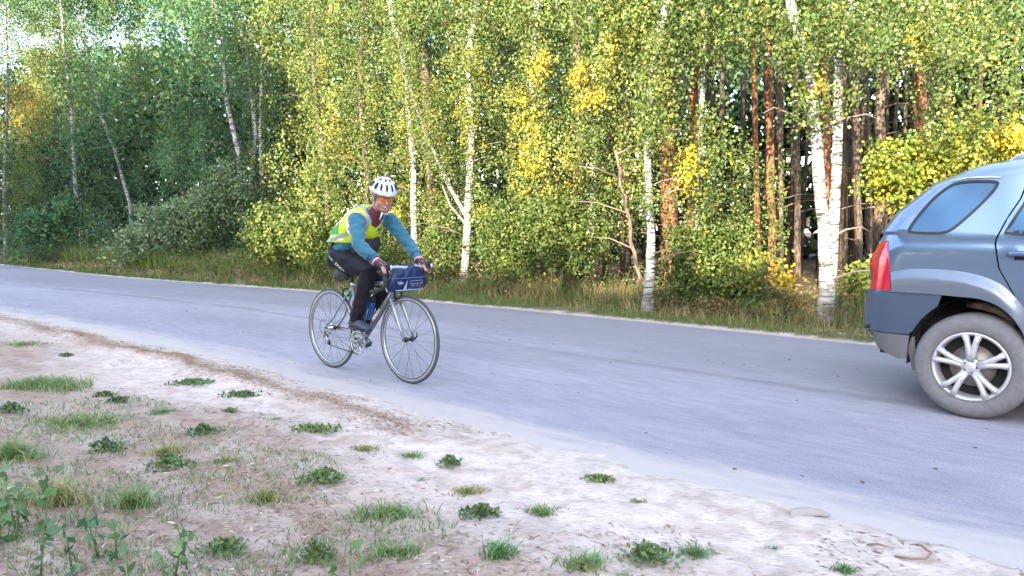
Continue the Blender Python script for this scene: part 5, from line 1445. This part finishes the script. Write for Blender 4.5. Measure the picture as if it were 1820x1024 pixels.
for side in (1, -1):
    top = [(-.655, .772), (-.665, .80), (-.645, 1.0), (-.60, 1.15), (-.5, 1.315), (-.3, 1.495), (-.05, 1.60), (.28, 1.642), (.235, 1.52), (.20, 1.37), (.145, 1.255), (.098, 1.13), (.094, 1.10), (.12, .95), (.20, .80), (.262, .66), (.285, .56)]
    ab = [q for q in arch if q[1] > .56]
    # quarter panel: rear outline, roof edge, door gap, arch
    outer = top[:16] + [(.283, .58)] + [q for q in reversed(arch) if q[1] > .60 and q[0] > -.30][0:] + [(-.30, .70), (-.20, .768)]
    ar = [q for q in reversed(arch) if (q[0] > -.02 and q[1] > .60)]
    outer = top[:15] + [(.300, .60)] + ar + [(-.052, .768), (-.20, .772)]
    def flare_off(x, z):
        r = hypot(x + .04, (z - .36) * .98)
        return .030 * float(sstep(.60, .53, r)) 
    panel('quarter_panel', outer, [winS, LIGHT], paint, 0, side, grid=.022)
    FL = [(-.478, .905), (-.366, .928), (-.217, .933), (-.058, .921), (.065, .89), (.155, .842), (.231, .76), (.285, .66), (.31, .56), (.325, .40), (.33, .30)]
    flo = arc_s(FL)
    fl = flo + [q for q in reversed(arch) if q[0] > -.04] + [(-.07, .766), (-.17, .772), (-.46, .776)]
    fp = panel('wheel_arch_flare', fl, [], paint_l, .0, side, thick=.012, grid=.025, fo=lambda x, z: .006 + .026 * float(sstep(.0, .07, min(hypot(x - a, z - b) for a, b in flo))))
    panel('quarter_window_gasket', winS, [shrink(winS, .016)], gasket, .004, side, thick=.006, grid=.05)
    panel('quarter_window', shrink(winS, .014), [], glass, -.003, side, thick=0, grid=.02)
    panel('window_trim', [(-.19, 1.492), (-.10, 1.509), (.03, 1.508), (.09, 1.500), (.09, 1.507), (.03, 1.515), (-.10, 1.516), (-.195, 1.499)], [], chrome, .008, side, thick=.006, grid=.05)
    lt = panel('tail_light', LIGHT, [], red_m, .008, side, thick=.02)
    BT = [(-.672, .765), (-.17, .765), (-.193, .697), (-.306, .576), (-.366, .436), (-.37, .36), (-.43, .335), (-.62, .40), (-.672, .49)]
    BTs = [(-.672, .772), (-.17, .770)] + [q for q in reversed(arch) if q[0] < -.17 and q[1] > .50] + [(-.36, .50), (-.672, .50)]
    panel('rear_bumper', BTs, [], bump_m, .022, side, thick=.015)
    panel('bumper_skirt', [(-.665, .492), (-.358, .492), (-.37, .40), (-.372, .34), (-.43, .325), (-.60, .385)], [], dust_m, .012, side, thick=.015)
    o = panel('mud_flap', [(-.375, .40), (-.350, .48), (-.335, .48), (-.322, .26), (-.352, .25)], [], mat('grey_rubber', (.16, .15, .15), .8), -.02, side, thick=.012)
    # doors and front wing
    rd = [(.104, 1.10), (.128, .95), (.208, .80), (.272, .66), (.30, .56), (.34, .36), (1.15, .36), (1.15, 1.60), (1.14, 1.655), (.30, 1.640), (.245, 1.52), (.21, 1.37), (.155, 1.255), (.108, 1.13)]
    wr = smooth_poly([(.125, 1.13), (.17, 1.24), (.225, 1.355), (.27, 1.50), (.32, 1.58), (1.09, 1.60), (1.09, 1.13)], 1)
    panel('rear_door', rd, [wr, [(.20, 1.0), (.40, 1.0), (.40, 1.055), (.20, 1.055)]], paint, 0, side)
    panel('door_window_gasket', wr, [shrink(wr, .015)], gasket, .003, side, thick=.005, grid=.08)
    panel('door_window', shrink(wr, .013), [], glass, -.004, side, thick=0, grid=.04)
    panel('handle_recess', [(.20, 1.0), (.40, 1.0), (.40, 1.055), (.20, 1.055)], [], gasket, -.02, side, thick=.004)
    hy = inset(.3, 1.03) - .028; hy = hy if side == 1 else 2 * YC - hy
    MB().tube([(.165, hy + .016 * side, 1.035), (.19, hy, 1.038), (.40, hy, 1.042), (.425, hy + .016 * side, 1.042)], [.012, .014, .014, .012], 10, axis=(0, 0, 1), rn=.008).build('door_handle', paint, car)
    fd_ = [(1.16, .36), (2.15, .36), (2.20, .8), (2.22, 1.10), (2.26, 1.16), (1.9, 1.45), (1.62, 1.59), (1.16, 1.650)]
    wf = smooth_poly([(1.23, 1.13), (1.23, 1.60), (1.6, 1.565), (1.88, 1.42), (2.17, 1.15), (2.17, 1.13)], 1)
    panel('front_door', fd_, [wf], paint, 0, side, grid=.08); panel('door_window', shrink(wf, .004), [], glass, -.004, side, thick=0, grid=.04)
    af = [(2.63 + .40 * cos(a), .36 + .40 * sin(a)) for a in [pi * k / 20 for k in range(21)]]
    panel('front_wing', [(2.16, .36), (2.23, .36)] + af[::-1][0:] + [(3.3, .36), (3.40, .42), (3.43, .7), (3.35, .9), (3.0, 1.03), (2.45, 1.14), (2.27, 1.16), (2.23, 1.10), (2.21, .8)], [], paint, 0, side, grid=.08)
    panel('sill', [(.34, .25), (2.2, .25), (2.2, .355), (.34, .355)], [], bump_m, .01, side, grid=.1)
    # roof rail
    ry = inset(.6, 1.66) + .02; ry = ry if side == 1 else 2 * YC - ry
    MB().tube([(.10, ry, 1.615), (.17, ry, 1.648), (.30, ry, 1.665), (1.2, ry, 1.69), (1.5, ry, 1.68), (1.58, ry, 1.63)], [.012, .016, .016, .016, .016, .012], 10).build('roof_rail', chrome, car)
# cross pieces following the outline
pr = dens(PROF, .05, False)
def strip(name, sel, m, grow=0.0):
    P = [q for q in pr if sel(*q)]
    i0 = pr.index(P[0]); i1 = pr.index(P[-1]); P = pr[max(0, i0 - 1):i1 + 2]; NYs = 14; vs = []
    for (s, z) in P:
        a = inset(s, z)
        for k in range(NYs + 1):
            u = k / NYs; y = a + (2 * YC - 2 * a) * u; cr = 1 - (2 * u - 1) ** 2
            bow = .035 * cr if z > 1.15 else .05 * cr
            sx = -bow if s < 0 and z < 1.5 else (bow if s > 2.4 and z < 1.1 else 0)
            vs.append((s + sx + grow * (-1 if s < 0 else 0), y, z + (.03 * cr if z > 1.5 else 0) + (.02 * cr if s > 2.3 and z > .95 else 0)))
    fs = [(i * (NYs + 1) + k, i * (NYs + 1) + k + 1, (i + 1) * (NYs + 1) + k + 1, (i + 1) * (NYs + 1) + k) for i in range(len(P) - 1) for k in range(NYs)]
    o = MB().add(vs, fs).build(name, m, car); return o
strip('rear_bumper', lambda s, z: s < 0 and z < .76, bump_m, .006)
strip('tailgate', lambda s, z: s < 0 and .76 <= z < 1.17, paint)
strip('rear_window', lambda s, z: s < -.25 and z >= 1.17, glass)
strip('roof', lambda s, z: -.26 <= s < 1.6 and z > 1.5, paint)
strip('windscreen', lambda s, z: 1.6 <= s < 2.4, glass)
strip('bonnet', lambda s, z: s >= 2.4 and z > .9, paint)
strip('front_bumper', lambda s, z: s > 3.2 and z <= .9, bump_m)
mb = MB(); mb.box((1.35, YC, .42), (1.15, .80, .10)); mb.box((-.45, YC, .5), (.12, .72, .16)); mb.box((1.3, YC, .9), (.9, .62, .35)); mb.box((-.2, YC, .95), (.3, .58, .14)); mb.build('floor_pan', dark, car)
# wheel wells
for s0 in (0, 2.63):
    for side in (1, -1):
        mb = MB(); A = arch if s0 == 0 else [(2.63 + .40 * cos(a), .36 + .40 * sin(a)) for a in [pi - pi * k / 24 for k in range(25)]]
        vs = []
        for (x, z) in A:
            for y in (.035, .34): vs.append((x * 1.0, y if side == 1 else 2 * YC - y, z))
        mb.add(vs, [(2 * i, 2 * i + 1, 2 * i + 3, 2 * i + 2) for i in range(len(A) - 1)])
        c = len(mb.v); mb.add([(x, .34 if side == 1 else 2 * YC - .34, z) for x, z in A], [tuple(range(len(A)))])
        mb.build('wheel_well', dark, car)
        if s0 == 0: 
            yb = .12 if side == 1 else 2 * YC - .12
            MB().tube([(-.06, yb + .08 * side, .70), (.03, yb + .03 * side, .705), (.12, yb + .02 * side, .68), (.21, yb + .02 * side, .60)], [.03, .045, .05, .03], 10, axis=(0, 1, 0), rn=[.02, .03, .03, .02]).build('suspension_arm', rust, car)
# wheels
tyre_c = mat('dusty_car_tyre', (.17, .16, .165), .85, bump=.3, scale=30, vary=.15); rim_c = mat('alloy', (.58, .56, .57), .5, .45); lug = mat('dark_alloy', (.06, .06, .065), .6, .4)
def wheel_mesh():
    R, r = .330, .213
    ty = MB(); ty.lathe_y([(r, .03), (r + .004, .005), (r + .02, -.006), (r + .055, -.012), (R - .035, -.004), (R - .018, .010), (R - .006, .03), (R, .055), (R, .185), (R - .015, .215), (r + .05, .235), (r, .22)], (0, 0, 0), 72)
    ri = MB(); ri.lathe_y([(r + .004, .004), (r + .002, -.002), (r - .010, -.002), (r - .016, .012), (r - .022, .03), (r - .024, .20)], (0, 0, 0), 72)
    sp = MB()
    for k in range(5):
        a = 2 * pi * k / 5 + radians(90)
        for off_ in (-1, 1):
            a1 = a + off_ * .12; a2 = a + off_ * .155
            P = [Vector((cos(a1) * .045, .020, sin(a1) * .045)), Vector((cos(a + off_ * .11) * .10, .008, sin(a + off_ * .11) * .10)), Vector((cos(a2) * .16, .006, sin(a2) * .16)), Vector((cos(a2 + off_ * .03) * .200, .012, sin(a2 + off_ * .03) * .200))]
            sp.tube(P, [.034, .026, .026, .036], 10, axis=(0, 1, 0), rn=[.020, .019, .017, .022])
    hb_ = MB(); hb_.tube([(0, .03, 0), (0, .006, 0), (0, -.002, 0), (0, -.006, 0)], [.058, .055, .034, .030], 24)
    dk = MB(); dk.lathe_y([(0, .07), (.13, .07), (.13, .085), (0, .085)], (0, 0, 0), 36); bk = MB(); bk.lathe_y([(0, .10), (.19, .10)], (0, 0, 0), 36)
    nuts = MB(); nuts.tube([(.037, .004, 0), (.037, -.004, 0)], .008, 6)
    return [('tyre', ty.mesh('tyre'), tyre_c), ('rim', ri.mesh('rim'), rim_c), ('spokes', sp.mesh('star_spokes'), rim_c), ('hub', hb_.mesh('hub'), rim_c), ('brake_disc', dk.mesh('brake_disc'), mat('brake_steel', (.3, .27, .25), .5, .7)), ('wheel_back', bk.mesh('wheel_back'), dark)], nuts.mesh('nut')
WM, NUT = wheel_mesh()
for (x, side) in ((0, 1), (2.63, 1), (0, -1), (2.63, -1)):
    w = empty('wheel', (x, .0 if side == 1 else 2 * YC, .330), 0 if side == 1 else pi, car)
    for nm, me, m in WM: link({'spokes': 'star_spoke'}.get(nm, nm), me, m, w)
    for k in range(5):
        q = link('wheel_nut', NUT, lug, w); q.rotation_euler = (0, 2 * pi * k / 5, 0)
